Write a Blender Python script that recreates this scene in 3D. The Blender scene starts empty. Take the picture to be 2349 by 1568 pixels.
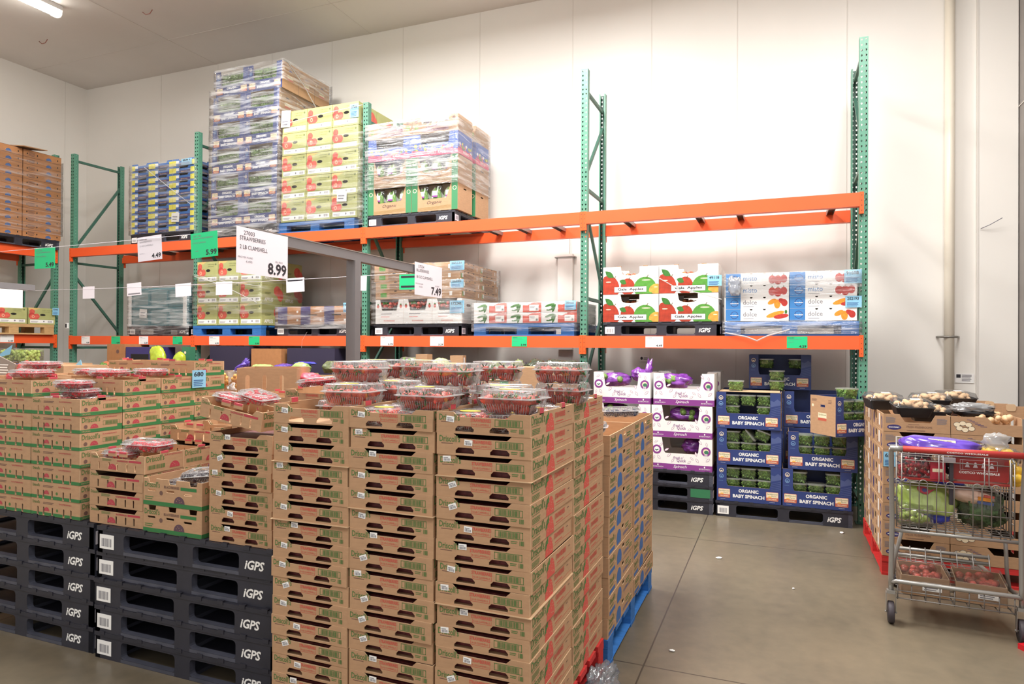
import bpy, math, random
from math import sin, cos, pi, radians as R
from mathutils import Vector as V, Matrix, Euler, noise
from mathutils.geometry import tessellate_polygon
random.seed(7)
S = bpy.context.scene
COL = S.collection
# ------------------------------------------------------------ camera
CAM = V((10.2581, -7.1233, 1.6731))
yaw, pitch, roll, FPX = .381, .005, .0056, 1534.54
fw = V((-sin(yaw) * cos(pitch), cos(yaw) * cos(pitch), sin(pitch)))
rt = V((cos(yaw), sin(yaw), 0)); up = rt.cross(fw)
rt, up = rt * cos(roll) + up * sin(roll), up * cos(roll) - rt * sin(roll)
cd = bpy.data.cameras.new('camera'); cam = bpy.data.objects.new('camera', cd); COL.objects.link(cam)
cd.sensor_width = 36; cd.lens = FPX / 2349 * 36; cd.clip_end = 200; cd.clip_start = .05
M = Matrix((rt, up, -fw)).transposed().to_4x4(); M.translation = CAM
cam.matrix_world = M
S.camera = cam
# ------------------------------------------------------------ world, lamps outside the view, exposure
S.view_settings.view_transform = 'Standard'; S.view_settings.look = 'None'
S.view_settings.gamma = 1; S.view_settings.exposure = 0.2
w = bpy.data.worlds.new('world'); S.world = w; w.use_nodes = True
w.node_tree.nodes['Background'].inputs[0].default_value = (1, .975, .955, 1)
w.node_tree.nodes['Background'].inputs[1].default_value = .72
def area(name, loc, size, sy, energy, col=(1, .982, .96), rot=(0, 0, 0)):
    l = bpy.data.lights.new(name, 'AREA'); l.shape = 'RECTANGLE'; l.size = size; l.size_y = sy
    l.energy = energy; l.color = col
    o = bpy.data.objects.new(name, l); COL.objects.link(o); o.location = loc; o.rotation_euler = rot
    return o
FIX = [(1.02, -2.2), (4.6, -2.6), (7.9, -2.5), (11.2, -2.6)]
for i, (x, y) in enumerate(FIX):
    if i: area('fixture_lamp', (x, y, 6.0), 1.1, 3.0, [0, 260, 330, 170][i])
for x in (2.5, 7.5, 12.0):
    area('far_fixture_lamp', (x, -8.0, 6.0), .4, 2.4, 110)
S.cycles.max_bounces = 8; S.cycles.transparent_max_bounces = 24
S.cycles.caustics_reflective = False; S.cycles.caustics_refractive = False
S.cycles.sample_clamp_indirect = 4
# ------------------------------------------------------------ materials
def lin(c):
    return tuple(((v / 255) / 12.92 if v / 255 <= .04045 else ((v / 255 + .055) / 1.055) ** 2.4) for v in c) + (1,)
MATS = {}
def mat(name, rgb, rough=.6, metal=0, var=0, scale=30, stretch=(1, 1, 1), bump=0, spec=.5, coat=0, rgb2=None, emit=0, detail=3):
    if name in MATS: return MATS[name]
    m = bpy.data.materials.new(name); m.use_nodes = True; nt = m.node_tree; b = nt.nodes['Principled BSDF']
    b.inputs['Roughness'].default_value = rough; b.inputs['Metallic'].default_value = metal
    b.inputs['Specular IOR Level'].default_value = spec; b.inputs['Coat Weight'].default_value = coat
    c = lin(rgb); b.inputs['Base Color'].default_value = c
    if emit:
        b.inputs['Emission Color'].default_value = c; b.inputs['Emission Strength'].default_value = emit
    if var or bump:
        tc = nt.nodes.new('ShaderNodeTexCoord'); mp = nt.nodes.new('ShaderNodeMapping'); mp.inputs['Scale'].default_value = stretch
        nz = nt.nodes.new('ShaderNodeTexNoise'); nz.inputs['Scale'].default_value = scale; nz.inputs['Detail'].default_value = detail
        nt.links.new(tc.outputs['Object'], mp.inputs[0]); nt.links.new(mp.outputs[0], nz.inputs['Vector'])
        if var:
            oi = nt.nodes.new('ShaderNodeObjectInfo')
            cr = nt.nodes.new('ShaderNodeValToRGB'); cr.color_ramp.elements[0].position = .3; cr.color_ramp.elements[1].position = .7
            c2 = lin(rgb2) if rgb2 else None
            cr.color_ramp.elements[0].color = tuple(v * (1 - var) for v in c[:3]) + (1,)
            cr.color_ramp.elements[1].color = c2 or tuple(min(1, v * (1 + var)) for v in c[:3]) + (1,)
            hs = nt.nodes.new('ShaderNodeHueSaturation'); mr = nt.nodes.new('ShaderNodeMapRange')
            mr.inputs[3].default_value = 1 - var * .5; mr.inputs[4].default_value = 1 + var * .5
            nt.links.new(oi.outputs['Random'], mr.inputs[0]); nt.links.new(mr.outputs[0], hs.inputs['Value'])
            nt.links.new(nz.outputs[0], cr.inputs[0]); nt.links.new(cr.outputs[0], hs.inputs['Color'])
            nt.links.new(hs.outputs[0], b.inputs['Base Color'])
        if bump:
            bp = nt.nodes.new('ShaderNodeBump'); bp.inputs['Strength'].default_value = bump; bp.inputs['Distance'].default_value = .01
            nt.links.new(nz.outputs[0], bp.inputs['Height']); nt.links.new(bp.outputs[0], b.inputs['Normal'])
    MATS[name] = m; return m
def clear(name, tint=(255, 255, 255), base=.1, milk=.06, rough=.08, streak=None, lo=.0, hi=.6):
    """thin clear plastic: transparent with glossy reflection and a little milky white; streak paints white glare along stretched folds"""
    m = bpy.data.materials.new(name); m.use_nodes = True; nt = m.node_tree; nt.nodes.clear(); N = nt.nodes.new; Lk = nt.links.new
    out = N('ShaderNodeOutputMaterial'); tr = N('ShaderNodeBsdfTransparent'); tr.inputs[0].default_value = lin(tint)
    gl = N('ShaderNodeBsdfGlossy'); gl.inputs['Roughness'].default_value = rough
    df = N('ShaderNodeBsdfTranslucent'); df.inputs[0].default_value = (.9, .9, .9, 1)
    d2 = N('ShaderNodeBsdfDiffuse'); d2.inputs[0].default_value = (.92, .92, .92, 1)
    md = N('ShaderNodeMixShader'); Lk(df.outputs[0], md.inputs[1]); Lk(d2.outputs[0], md.inputs[2])
    lw = N('ShaderNodeLayerWeight'); lw.inputs[0].default_value = .3
    ma = N('ShaderNodeMath'); ma.operation = 'MULTIPLY_ADD'; ma.inputs[1].default_value = .55; ma.inputs[2].default_value = base; ma.use_clamp = True
    Lk(lw.outputs['Fresnel'], ma.inputs[0])
    m1 = N('ShaderNodeMixShader'); Lk(ma.outputs[0], m1.inputs[0]); Lk(tr.outputs[0], m1.inputs[1]); Lk(gl.outputs[0], m1.inputs[2])
    m2 = N('ShaderNodeMixShader'); m2.inputs[0].default_value = milk; Lk(m1.outputs[0], m2.inputs[1]); Lk(md.outputs[0], m2.inputs[2])
    if streak:
        tc = N('ShaderNodeTexCoord'); mp = N('ShaderNodeMapping'); mp.inputs['Scale'].default_value = streak
        mp.inputs['Rotation'].default_value = (0, .12, 0)
        nz = N('ShaderNodeTexNoise'); nz.inputs['Scale'].default_value = 1; nz.inputs['Detail'].default_value = 5; nz.inputs['Distortion'].default_value = .6
        Lk(tc.outputs['Object'], mp.inputs[0]); Lk(mp.outputs[0], nz.inputs['Vector'])
        mr = N('ShaderNodeMapRange'); mr.inputs[1].default_value = .45; mr.inputs[2].default_value = .75; mr.inputs[3].default_value = lo; mr.inputs[4].default_value = hi
        Lk(nz.outputs[0], mr.inputs[0]); Lk(mr.outputs[0], m2.inputs[0])
        bp = N('ShaderNodeBump'); bp.inputs['Strength'].default_value = .9; bp.inputs['Distance'].default_value = .05
        Lk(nz.outputs[0], bp.inputs['Height']); Lk(bp.outputs[0], gl.inputs['Normal'])
    Lk(m2.outputs[0], out.inputs[0]); MATS[name] = m; return m
def floor_mat():
    m = bpy.data.materials.new('polished_concrete'); m.use_nodes = True; nt = m.node_tree; N = nt.nodes.new; Lk = nt.links.new
    b = nt.nodes['Principled BSDF']; tc = N('ShaderNodeTexCoord')
    n1 = N('ShaderNodeTexNoise'); n1.inputs['Scale'].default_value = .9; n1.inputs['Detail'].default_value = 8; n1.inputs['Roughness'].default_value = .65
    n2 = N('ShaderNodeTexNoise'); n2.inputs['Scale'].default_value = 14; n2.inputs['Detail'].default_value = 6
    Lk(tc.outputs['Object'], n1.inputs[0]); Lk(tc.outputs['Object'], n2.inputs[0])
    mx = N('ShaderNodeMath'); mx.operation = 'MULTIPLY_ADD'; mx.inputs[1].default_value = .35; Lk(n2.outputs[0], mx.inputs[0]); Lk(n1.outputs[0], mx.inputs[2])
    cr = N('ShaderNodeValToRGB'); e = cr.color_ramp.elements; e[0].position = .45; e[0].color = lin((94, 87, 74)); e[1].position = .9; e[1].color = lin((124, 112, 93))
    Lk(mx.outputs[0], cr.inputs[0])
    sp = N('ShaderNodeSeparateXYZ'); Lk(tc.outputs['Object'], sp.inputs[0]); prev = None
    for ax, p in ((0, 9.6), (1, -3.6), (1, -1.12), (0, 5.9)):
        a = N('ShaderNodeMath'); a.operation = 'SUBTRACT'; a.inputs[1].default_value = p; Lk(sp.outputs[ax], a.inputs[0])
        c = N('ShaderNodeMath'); c.operation = 'ABSOLUTE'; Lk(a.outputs[0], c.inputs[0])
        d = N('ShaderNodeMath'); d.operation = 'LESS_THAN'; d.inputs[1].default_value = .0045; Lk(c.outputs[0], d.inputs[0])
        if prev is not None:
            k = N('ShaderNodeMath'); k.operation = 'MAXIMUM'; Lk(prev, k.inputs[0]); Lk(d.outputs[0], k.inputs[1]); prev = k.outputs[0]
        else: prev = d.outputs[0]
    mc = N('ShaderNodeMixRGB'); mc.inputs[2].default_value = lin((70, 62, 52)); Lk(prev, mc.inputs[0]); Lk(cr.outputs[0], mc.inputs[1]); Lk(mc.outputs[0], b.inputs['Base Color'])
    b.inputs['Roughness'].default_value = .3
    return m
CARD = mat('kraft_cardboard', (182, 145, 112), .75, var=.06, scale=22, stretch=(1, 1, 3), spec=.2)
CARDI = mat('kraft_cut_edge', (202, 172, 138), .85, spec=.1)
GREENP = mat('green_print', (82, 118, 62), .7)
REDP = mat('red_print', (202, 84, 72), .7)
BERRYP = mat('berry_print', (178, 62, 74), .7)
FLAPP = mat('red_tab_print', (196, 72, 84), .7)
STRIPG = mat('green_strip_print', (52, 118, 64), .7)
BLUEP = mat('blue_print', (58, 100, 158), .7)
BRNP = mat('brown_print', (112, 82, 72), .7)
NAVY = mat('navy_carton', (46, 62, 118), .42, var=.06, scale=12)
NAVYT = mat('slate_blue_print', (78, 92, 140), .42)
NAVYD = mat('purple_navy_print', (58, 52, 112), .45)
WHITE = mat('white_carton', (238, 236, 234), .5, var=.02, scale=10)
PAPER = mat('white_label', (244, 243, 240), .6)
PAPERG = mat('grey_back_of_card', (222, 216, 224), .6)
INK = mat('black_ink', (40, 38, 46), .6)
INKG = mat('grey_ink', (128, 126, 134), .6)
DARKIN = mat('dark_hollow', (30, 26, 24), .9)
LBLUE = mat('light_blue_tag', (140, 196, 226), .6)
PRICEG = mat('green_price_card', (30, 196, 128), .55)
CREAM = mat('cream_label', (238, 222, 190), .6)
OREDP = mat('brick_red_print', (190, 92, 72), .6)
ORANGE = mat('orange_powder_coat', (238, 94, 46), .38, var=.03, scale=3)
ORAD = mat('orange_connector', (236, 92, 36), .42)
RGREEN = mat('green_powder_coat', (84, 138, 116), .4, var=.06, scale=6)
RGDARK = mat('darker_green_steel', (62, 102, 88), .5, var=.1, scale=8)  # darker green for post insides, braces and base plates
GALV = mat('galvanised_steel', (150, 146, 140), .4, metal=.6)
PLB = mat('black_pallet_plastic', (44, 44, 54), .5, var=.15, scale=9, bump=.15)
PLBL = mat('highlight_pallet_plastic', (74, 76, 88), .42, var=.15, scale=14)  # lighter copy of the pallet plastic, paints the highlight on rails and openings
PBLUE = mat('blue_painted_wood', (44, 108, 178), .65, var=.15, scale=9, stretch=(1, 6, 6), bump=.2)
PRED = mat('red_painted_wood', (196, 44, 42), .6, var=.12, scale=9, stretch=(1, 6, 6), bump=.2)
PWOOD = mat('raw_pine_wood', (196, 158, 108), .75, var=.14, scale=9, stretch=(1, 6, 6), bump=.2)
def straw_mat():
    m = mat('strawberry_skin', (216, 56, 46), .42, var=.25, scale=34, coat=.06, rgb2=(226, 92, 66)); nt = m.node_tree; N = nt.nodes.new; Lk = nt.links.new; b = nt.nodes['Principled BSDF']
    tc = N('ShaderNodeTexCoord'); vo = N('ShaderNodeTexVoronoi'); vo.inputs['Scale'].default_value = 250; Lk(tc.outputs['Object'], vo.inputs['Vector'])
    cr = N('ShaderNodeValToRGB'); cr.color_ramp.elements[0].position = .06; cr.color_ramp.elements[0].color = (.7, .7, .7, 1); cr.color_ramp.elements[1].position = .17; cr.color_ramp.elements[1].color = (0, 0, 0, 1)
    Lk(vo.outputs['Distance'], cr.inputs[0]); mx = N('ShaderNodeMixRGB'); src = b.inputs['Base Color'].links[0].from_socket
    Lk(cr.outputs[0], mx.inputs[0]); Lk(src, mx.inputs[1]); mx.inputs[2].default_value = lin((232, 176, 92)); Lk(mx.outputs[0], b.inputs['Base Color'])
    bp = N('ShaderNodeBump'); bp.inputs['Strength'].default_value = .8; bp.inputs['Distance'].default_value = .002; Lk(vo.outputs['Distance'], bp.inputs['Height']); Lk(bp.outputs[0], b.inputs['Normal'])
    return m
STRAW = straw_mat()
LEAF = mat('strawberry_leaf', (88, 132, 58), .6, var=.2, scale=60)
RASP = mat('raspberry_flesh', (196, 44, 58), .45, var=.3, scale=110, bump=.9)
BLKB = mat('blackberry_skin', (44, 26, 44), .3, var=.4, scale=110, bump=.9)
BLUB = mat('blueberry_skin', (44, 50, 78), .4, var=.4, scale=110, bump=.9)
SPIN = mat('spinach_leaves', (112, 158, 70), .55, var=.45, scale=70, bump=1, rgb2=(150, 184, 98))
PURP = mat('purple_print_carton', (136, 62, 140), .45)
PURPB = mat('purple_film_bag', (96, 36, 132), .22, var=.3, scale=14, bump=.9, coat=.7, rgb2=(156, 84, 186))  # lighter purple patches painted in as highlights on the film
CL = clear('clear_clamshell', base=.05, milk=.05)
CLR = clear('clamshell_rim', base=.16, milk=.3, rough=.15)
CLT = clear('spinach_tub_plastic', (240, 250, 236), base=.05, milk=.04)
FILM = clear('stretch_film', base=.12, milk=.1, rough=.22, streak=(2.2, 2.2, 22), lo=.03, hi=.85)  # white glare streaks are mixed into the film colour
FILMS = clear('thin_stretch_film', base=.05, milk=.04, rough=.2, streak=(1.6, 1.6, 20), lo=.0, hi=.45)
STRAP = clear('white_strap_film', base=.1, milk=.6, rough=.2)
# ------------------------------------------------------------ mesh builder
def frame(o, u, v): return (V(o), V(u), V(v))
def FR(x, y, z): return frame((x, y, z), (1, 0, 0), (0, 0, 1))      # faces -Y
def RI(x, y, z): return frame((x, y, z), (0, 1, 0), (0, 0, 1))      # faces +X
def LE(x, y, z): return frame((x, y, z), (0, -1, 0), (0, 0, 1))     # faces -X
def BK(x, y, z): return frame((x, y, z), (-1, 0, 0), (0, 0, 1))     # faces +Y
def TP(x, y, z): return frame((x, y, z), (1, 0, 0), (0, 1, 0))      # faces +Z
TXT = {}
def glyphs(s, bold=0, shear=0, sp=1.0):
    k = (s, bold, shear, sp)
    if k not in TXT:
        c = bpy.data.curves.new('lettering', 'FONT'); c.body = s; c.size = 1; c.offset = bold; c.shear = shear
        c.resolution_u = 2; c.space_character = sp; c.align_x = 'LEFT'; c.fill_mode = 'FRONT'
        o = bpy.data.objects.new('lettering', c); me = o.to_mesh()
        vs = [(v.co.x, v.co.y) for v in me.vertices]; fs = [tuple(p.vertices) for p in me.polygons]
        o.to_mesh_clear(); bpy.data.objects.remove(o); bpy.data.curves.remove(c)
        x0 = min(v[0] for v in vs); x1 = max(v[0] for v in vs); y0 = min(v[1] for v in vs); y1 = max(v[1] for v in vs)
        TXT[k] = ([((x - x0) / (x1 - x0), (y - y0) / (y1 - y0)) for x, y in vs], fs, (x1 - x0) / (y1 - y0))
    return TXT[k]
def ell(cx, cy, rx, ry, n=16, a0=0, a1=2 * pi, rot=0):
    full = abs(a1 - a0 - 2 * pi) < 1e-6; m = n if full else n + 1; out = []
    for i in range(m):
        a = a0 + (a1 - a0) * i / n; x, y = rx * cos(a), ry * sin(a)
        out.append((cx + x * cos(rot) - y * sin(rot), cy + x * sin(rot) + y * cos(rot)))
    return out
def rrect(x0, y0, x1, y1, r, n=3):
    o = []
    for cx, cy, a in ((x1 - r, y0 + r, -pi / 2), (x1 - r, y1 - r, 0), (x0 + r, y1 - r, pi / 2), (x0 + r, y0 + r, pi)):
        o += [(cx + r * cos(a + pi / 2 * i / n), cy + r * sin(a + pi / 2 * i / n)) for i in range(n + 1)]
    return o
def rect(x0, y0, x1, y1): return [(x0, y0), (x1, y0), (x1, y1), (x0, y1)]
class MB:
    def __init__(s): s.v = []; s.f = []; s.mi = []; s.ms = []; s.sm = []
    def m(s, mt):
        if mt not in s.ms: s.ms.append(mt)
        return s.ms.index(mt)
    def add(s, vs, fs, mt, smooth=False):
        b = len(s.v); s.v += [tuple(x) for x in vs]; k = s.m(mt)
        for f in fs: s.f.append(tuple(i + b for i in f)); s.mi.append(k); s.sm.append(smooth)
    def box(s, x0, y0, z0, x1, y1, z1, mt, rot=None, piv=None):
        vs = [V((x, y, z)) for z in (z0, z1) for y in (y0, y1) for x in (x0, x1)]
        if rot:
            q = Euler(rot).to_matrix(); p = V(piv or ((x0 + x1) / 2, (y0 + y1) / 2, (z0 + z1) / 2)); vs = [q @ (a - p) + p for a in vs]
        s.add(vs, [(0, 2, 3, 1), (4, 5, 7, 6), (0, 1, 5, 4), (2, 6, 7, 3), (0, 4, 6, 2), (1, 3, 7, 5)], mt)
    def flat(s, fr, poly, mt, n=.0006, holes=()):
        o, u, v = fr; nn = u.cross(v); loops = [[V((x, y, 0)) for x, y in p] for p in [poly] + list(holes)]
        tri = tessellate_polygon(loops); pts = [p for l in loops for p in l]
        w = [o + u * p.x + v * p.y + nn * n for p in pts]
        fs = []
        for t in tri:
            a, b, c = (pts[i] for i in t)
            fs.append(t if (b - a).cross(c - a).z > 0 else (t[0], t[2], t[1]))
        s.add(w, fs, mt)
    def panel(s, fr, poly, th, mt, holes=(), edge=None):
        """board with real thickness th behind its face, cut-outs included"""
        o, u, v = fr; nn = u.cross(v)
        s.flat(fr, poly, mt, 0, holes)
        loops = [poly] + list(holes); k = s.m(mt)
        s.flat((o - nn * th + u * 0, -u, v), [(-x, y) for x, y in poly], mt, 0, [[(-x, y) for x, y in h] for h in holes])
        for p in loops:
            w = [o + u * x + v * y for x, y in p] + [o + u * x + v * y - nn * th for x, y in p]; n = len(p)
            s.add(w, [(i, (i + 1) % n, (i + 1) % n + n, i + n) for i in range(n)], edge or mt)
    def text(s, fr, st, x, y, w=None, h=None, mt=None, bold=0, shear=0, n=.0009, al='l', sp=1.0):
        g, fs, asp = glyphs(st, bold, shear, sp)
        if h is None: h = w / asp
        if w is None: w = h * asp
        if al == 'c': x -= w / 2
        if al == 'r': x -= w
        o, u, v = fr; nn = u.cross(v)
        s.add([o + u * (x + w * a) + v * (y + h * b) + nn * n for a, b in g], fs, mt or INK)
    def bars(s, fr, x0, y0, x1, y1, mt, n=12, off=.001, seed=1):
        rr = random.Random(seed); x = x0; st = (x1 - x0) / n
        for i in range(n):
            w = st * rr.uniform(.3, .8); s.flat(fr, rect(x0 + st * i, y0, x0 + st * i + w, y1), mt, off)
    def lines(s, fr, x0, y0, x1, y1, k, mt, n=.0009, seed=3):
        rr = random.Random(seed); st = (y1 - y0) / k
        for i in range(k):
            s.flat(fr, rect(x0, y0 + st * i, x0 + (x1 - x0) * rr.uniform(.7, 1), y0 + st * (i + .45)), mt, n)
    def tube(s, pts, r, mt, k=8, cap=True, closed=False):
        pts = [V(p) for p in pts]; n = len(pts); vs = []; ref = None
        for i, p in enumerate(pts):
            a = pts[(i - 1) % n] if (i or closed) else p; b = pts[(i + 1) % n] if (i < n - 1 or closed) else p
            t = (b - a).normalized()
            if ref is None:
                ref = V((0, 0, 1)) if abs(t.z) < .9 else V((1, 0, 0))
            e = (ref - t * ref.dot(t)).normalized(); ref = e; g = t.cross(e)
            rr = r[i] if isinstance(r, (list, tuple)) else r
            vs += [p + (e * cos(2 * pi * j / k) + g * sin(2 * pi * j / k)) * rr for j in range(k)]
        fs = []
        for i in range(n if closed else n - 1):
            q = (i + 1) % n
            fs += [(i * k + j, i * k + (j + 1) % k, q * k + (j + 1) % k, q * k + j) for j in range(k)]
        if cap and not closed: fs += [tuple(range(k))[::-1], tuple((n - 1) * k + j for j in range(k))]
        s.add(vs, fs, mt, True)
    def blob(s, c, r, mt, nu=10, nv=7, amp=0, sc=3, seed=0, fn=None):
        c = V(c); r = V(r) if hasattr(r, '__len__') else V((r, r, r)); vs = []
        for j in range(nv + 1):
            t = pi * j / nv
            for i in range(nu):
                a = 2 * pi * i / nu; d = V((sin(t) * cos(a), sin(t) * sin(a), cos(t)))
                k = 1 + amp * noise.noise(d * sc + V((seed * 3.1, seed * 1.7, 0)))
                if fn: d = fn(d)
                vs.append(c + V((d.x * r.x, d.y * r.y, d.z * r.z)) * k)
        fs = [(j * nu + i, (j + 1) * nu + i, (j + 1) * nu + (i + 1) % nu, j * nu + (i + 1) % nu) for j in range(nv) for i in range(nu)]
        s.add(vs, fs, mt, True)
    def loft(s, loops, mt, cap0=True, cap1=True, smooth=False):
        n = len(loops[0]); vs = [p for l in loops for p in l]; fs = []
        for i in range(len(loops) - 1):
            fs += [(i * n + j, i * n + (j + 1) % n, (i + 1) * n + (j + 1) % n, (i + 1) * n + j) for j in range(n)]
        if cap0: fs.append(tuple(range(n))[::-1])
        if cap1: fs.append(tuple((len(loops) - 1) * n + j for j in range(n)))
        s.add(vs, fs, mt, smooth)
    def build(s, name, parent=None, loc=None, rot=None, **tags):
        me = bpy.data.meshes.new(name); me.from_pydata(s.v, [], s.f)
        for mt in s.ms: me.materials.append(mt)
        me.polygons.foreach_set('material_index', s.mi); me.polygons.foreach_set('use_smooth', s.sm); me.update()
        o = bpy.data.objects.new(name, me); COL.objects.link(o)
        if parent is not None: o.parent = parent
        if loc is not None: o.location = loc
        if rot is not None: o.rotation_euler = rot
        for k, t in tags.items():
            if t: o[{'cat': 'category'}.get(k, k)] = t
        return o
def thing(name, label=None, cat=None, loc=(0, 0, 0), rot=(0, 0, 0), group=None):
    o = bpy.data.objects.new(name, None); COL.objects.link(o); o.location = loc; o.rotation_euler = rot; o.empty_display_size = .05
    if label: o['label'] = label
    if cat: o['category'] = cat
    if group: o['group'] = group
    return o
def setl(o, label, group=None):
    o['label'] = label
    if group: o['group'] = group
    return o
KIDS = {}
def kids(o):
    if o.name not in KIDS: KIDS[o.name] = [c for c in o.children]
    return KIDS[o.name]
def dup(src, loc, rot=(0, 0, 0), label=None, group=None, scale=None):
    o = src.copy(); COL.objects.link(o); o.location = loc; o.rotation_euler = rot
    if scale: o.scale = scale
    for c in kids(src):
        d = c.copy(); COL.objects.link(d); d.parent = o
        for g in kids(c):
            e = g.copy(); COL.objects.link(e); e.parent = d
    if label: o['label'] = label
    if group: o['group'] = group
    return o
class Proto:
    """first use moves the original, later uses copy it"""
    def __init__(s, o): s.o = o; s.used = False; kids(o); [kids(c) for c in kids(o)]
    def put(s, loc, label, group=None, rot=(0, 0, 0), scale=None):
        if not s.used:
            s.used = True; s.first = (loc, label, group, rot, scale); return dup(s.o, loc, rot, label, group, scale)
        return dup(s.o, loc, rot, label, group, scale)
    def drop(s):
        for c in kids(s.o):
            for g in kids(c): bpy.data.objects.remove(g)
            bpy.data.objects.remove(c)
        bpy.data.objects.remove(s.o)
PROTOS = []
def proto(o):
    p = Proto(o); PROTOS.append(p); return p
NTH = ['lowest', 'second', 'third', 'fourth', 'fifth', 'sixth', 'seventh', 'eighth', 'ninth', 'tenth', 'eleventh', 'twelfth', 'thirteenth', 'fourteenth', 'fifteenth', 'sixteenth']
def up_(k, n): return 'topmost' if k == n - 1 else ('lowest' if k == 0 else NTH[k] + ' layer up')
# ============================================================ the room
def struct(name, mb, **k):
    o = mb.build(name, **k); o['kind'] = 'structure'; return o
WALLW = mat('white_insulated_panel', (233, 229, 223), .42, var=.015, scale=1.2)
WSEAM = mat('panel_seam', (219, 214, 207), .6)
b = MB(); b.box(-3, -12, -.1, 13, 1.6, 0, floor_mat()); struct('floor', b)
b = MB(); b.box(-1.65, 1.3, 0, 12.7, 1.45, 6.4, WALLW)
for x in (.35, 1.63, 2.75, 3.9, 5.15, 6.38, 7.72, 8.75, 9.77, 10.95): b.box(x - .004, 1.296, 0, x + .004, 1.301, 6.3, WSEAM)
struct('wall_back', b)
b = MB(); b.box(12.19, 1.27, 0, 12.55, 1.302, 6.3, WALLW); b.box(12.185, 1.262, 0, 12.2, 1.3, 6.3, WSEAM); struct('trim_1', b)
b = MB(); b.box(-1.65, -12, 0, -1.5, 1.3, 6.4, WALLW)
for y in (.9, -.25, -1.4, -2.55, -3.7): b.box(-1.501, y - .004, 0, -1.496, y + .004, 6.3, WSEAM)
struct('wall_left', b)
b = MB(); b.box(12.56, -4.5, 0, 12.7, 1.3, 6.4, mat('grey_metal_panel', (138, 132, 128), .45, var=.05, scale=2))
b.box(12.552, -4.5, 4.18, 12.562, 1.28, 4.19, WSEAM); struct('wall_right', b)
CEIL = mat('grey_ceiling_panel', (222, 217, 212), .7, var=.02, scale=1.5)
CSE = mat('ceiling_seam', (208, 202, 196), .7)
b = MB(); b.box(-1.65, -12, 6.29, 12.7, 1.45, 6.45, CEIL)
for y in (.35, -1.9, -3.6): b.box(-1.5, y - .004, 6.286, 12.5, y + .004, 6.291, CSE)
for x in (1.6, 4.6, 8): b.box(x - .004, -12, 6.286, x + .004, 1.3, 6.291, CSE)
struct('ceiling', b)
# hanger rods ends on ceiling
HK = mat('reddish_wire_hook', (150, 96, 84), .5)
for i, (x, y, lb) in enumerate(((2.08, -.41, 'curved wire hook under the grey ceiling, right one of the pair'), (-.21, -.33, 'curved wire hook under the grey ceiling, nearer the left wall'))):
    b = MB(); b.tube([(-.09, 0, 0), (-.03, 0, -.045), (.05, 0, -.045), (.1, 0, 0)], .006, HK, 5)
    b.build('ceiling_hook', loc=(x, y, 6.288), label=lb, cat='hook', group='wire hooks in the ceiling')
# fluorescent fixtures: tray, lens that glows, end caps
for i, (x, y) in enumerate(FIX):
    t = thing('fluorescent_fixture', ['long fluorescent strip light on the ceiling at the upper left', 'fluorescent strip light over the second rack bay', 'fluorescent strip light over the third rack bay', 'fluorescent strip light over the last rack bay'][i], 'ceiling light', (x, y, 6.2), group='fluorescent strip lights')
    b = MB(); b.box(-.075, -1.28, .03, .075, 1.28, .09, WHITE); b.build('housing', t)
    b = MB(); em = mat('glowing_lens', (255, 250, 240), .4, emit=30)
    pr = [(-.07, .03), (-.062, -.02), (-.03, -.045), (.03, -.045), (.062, -.02), (.07, .03)]
    b.loft([[V((px_, yy, pz)) for px_, pz in pr] for yy in (-1.22, 1.2)], em); b.build('diffuser_lens', t)
    for s_ in (-1, 1):
        b = MB(); q = [(-.078, .035), (-.066, -.03), (-.034, -.055), (.034, -.055), (.066, -.03), (.078, .035)]
        b.loft([[V((px_, yy, pz)) for px_, pz in q] for yy in (s_ * 1.2, s_ * 1.28)], clear('frosted_end_cap', base=.2, milk=.6) if 'frosted_end_cap' not in MATS else MATS['frosted_end_cap'], smooth=False); b.build('end_cap', t)
# the white pipe on the wall, clamp, wall stickers, wire
PVC = mat('white_pvc_pipe', (228, 219, 203), .35)
t = thing('wall_pipe', 'vertical off-white plastic pipe running down the back wall at the right', 'pipe', (11.93, 1.22, 0))
b = MB(); b.tube([(0, 0, 0), (0, 0, 6.28)], .048, PVC, 16); b.build('pipe', t)
b = MB(); b.tube([(-.1, .07, 1.79), (-.06, -.045, 1.79), (.06, -.045, 1.79), (.1, .07, 1.79)], .012, GALV, 6); b.build('clamp', t)
b = MB(); b.box(0, 0, 0, .2, .06, 1.25, WALLW); b.box(-.04, -.012, 1.2, .24, .06, 1.215, GALV); b.box(.05, .02, 1.25, .15, .06, 1.5, WALLW)
b.build('conduit_cover', loc=(7.55, 1.235, 1.62), label='boxed white conduit cover on the back wall behind the third bay', cat='conduit')
b = MB(); f_ = FR(0, 0, 0); b.box(0, 0, 0, .17, .004, .1, WHITE); b.flat(f_, rect(.01, .055, .05, .09), INK, .002); b.lines(f_, .06, .02, .16, .095, 5, INKG, .002)
b.build('wall_notice', loc=(12.0, 1.29, 1.3), label='small white printed notice stuck to the wall beside the pipe', cat='notice')
b = MB(); b.tube([(0, 0, 0), (.07, -.05, .03), (.17, -.08, .09)], .004, INKG, 5)
b.build('loose_wire', loc=(12.22, 1.255, 2.93), label='short loose wire poking out of the wall seam at right', cat='wire')
b = MB(); b.box(0, 0, 0, .12, .004, .07, WHITE); b.flat(f_, ell(.025, .04, .016, .02, 8), INK, .002); b.lines(f_, .05, .02, .11, .06, 3, INKG, .002)
b.build('wall_notice', loc=(8.62, 1.29, 1.48), label='tiny wall notice low behind the purple spinach cartons', cat='notice')
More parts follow.
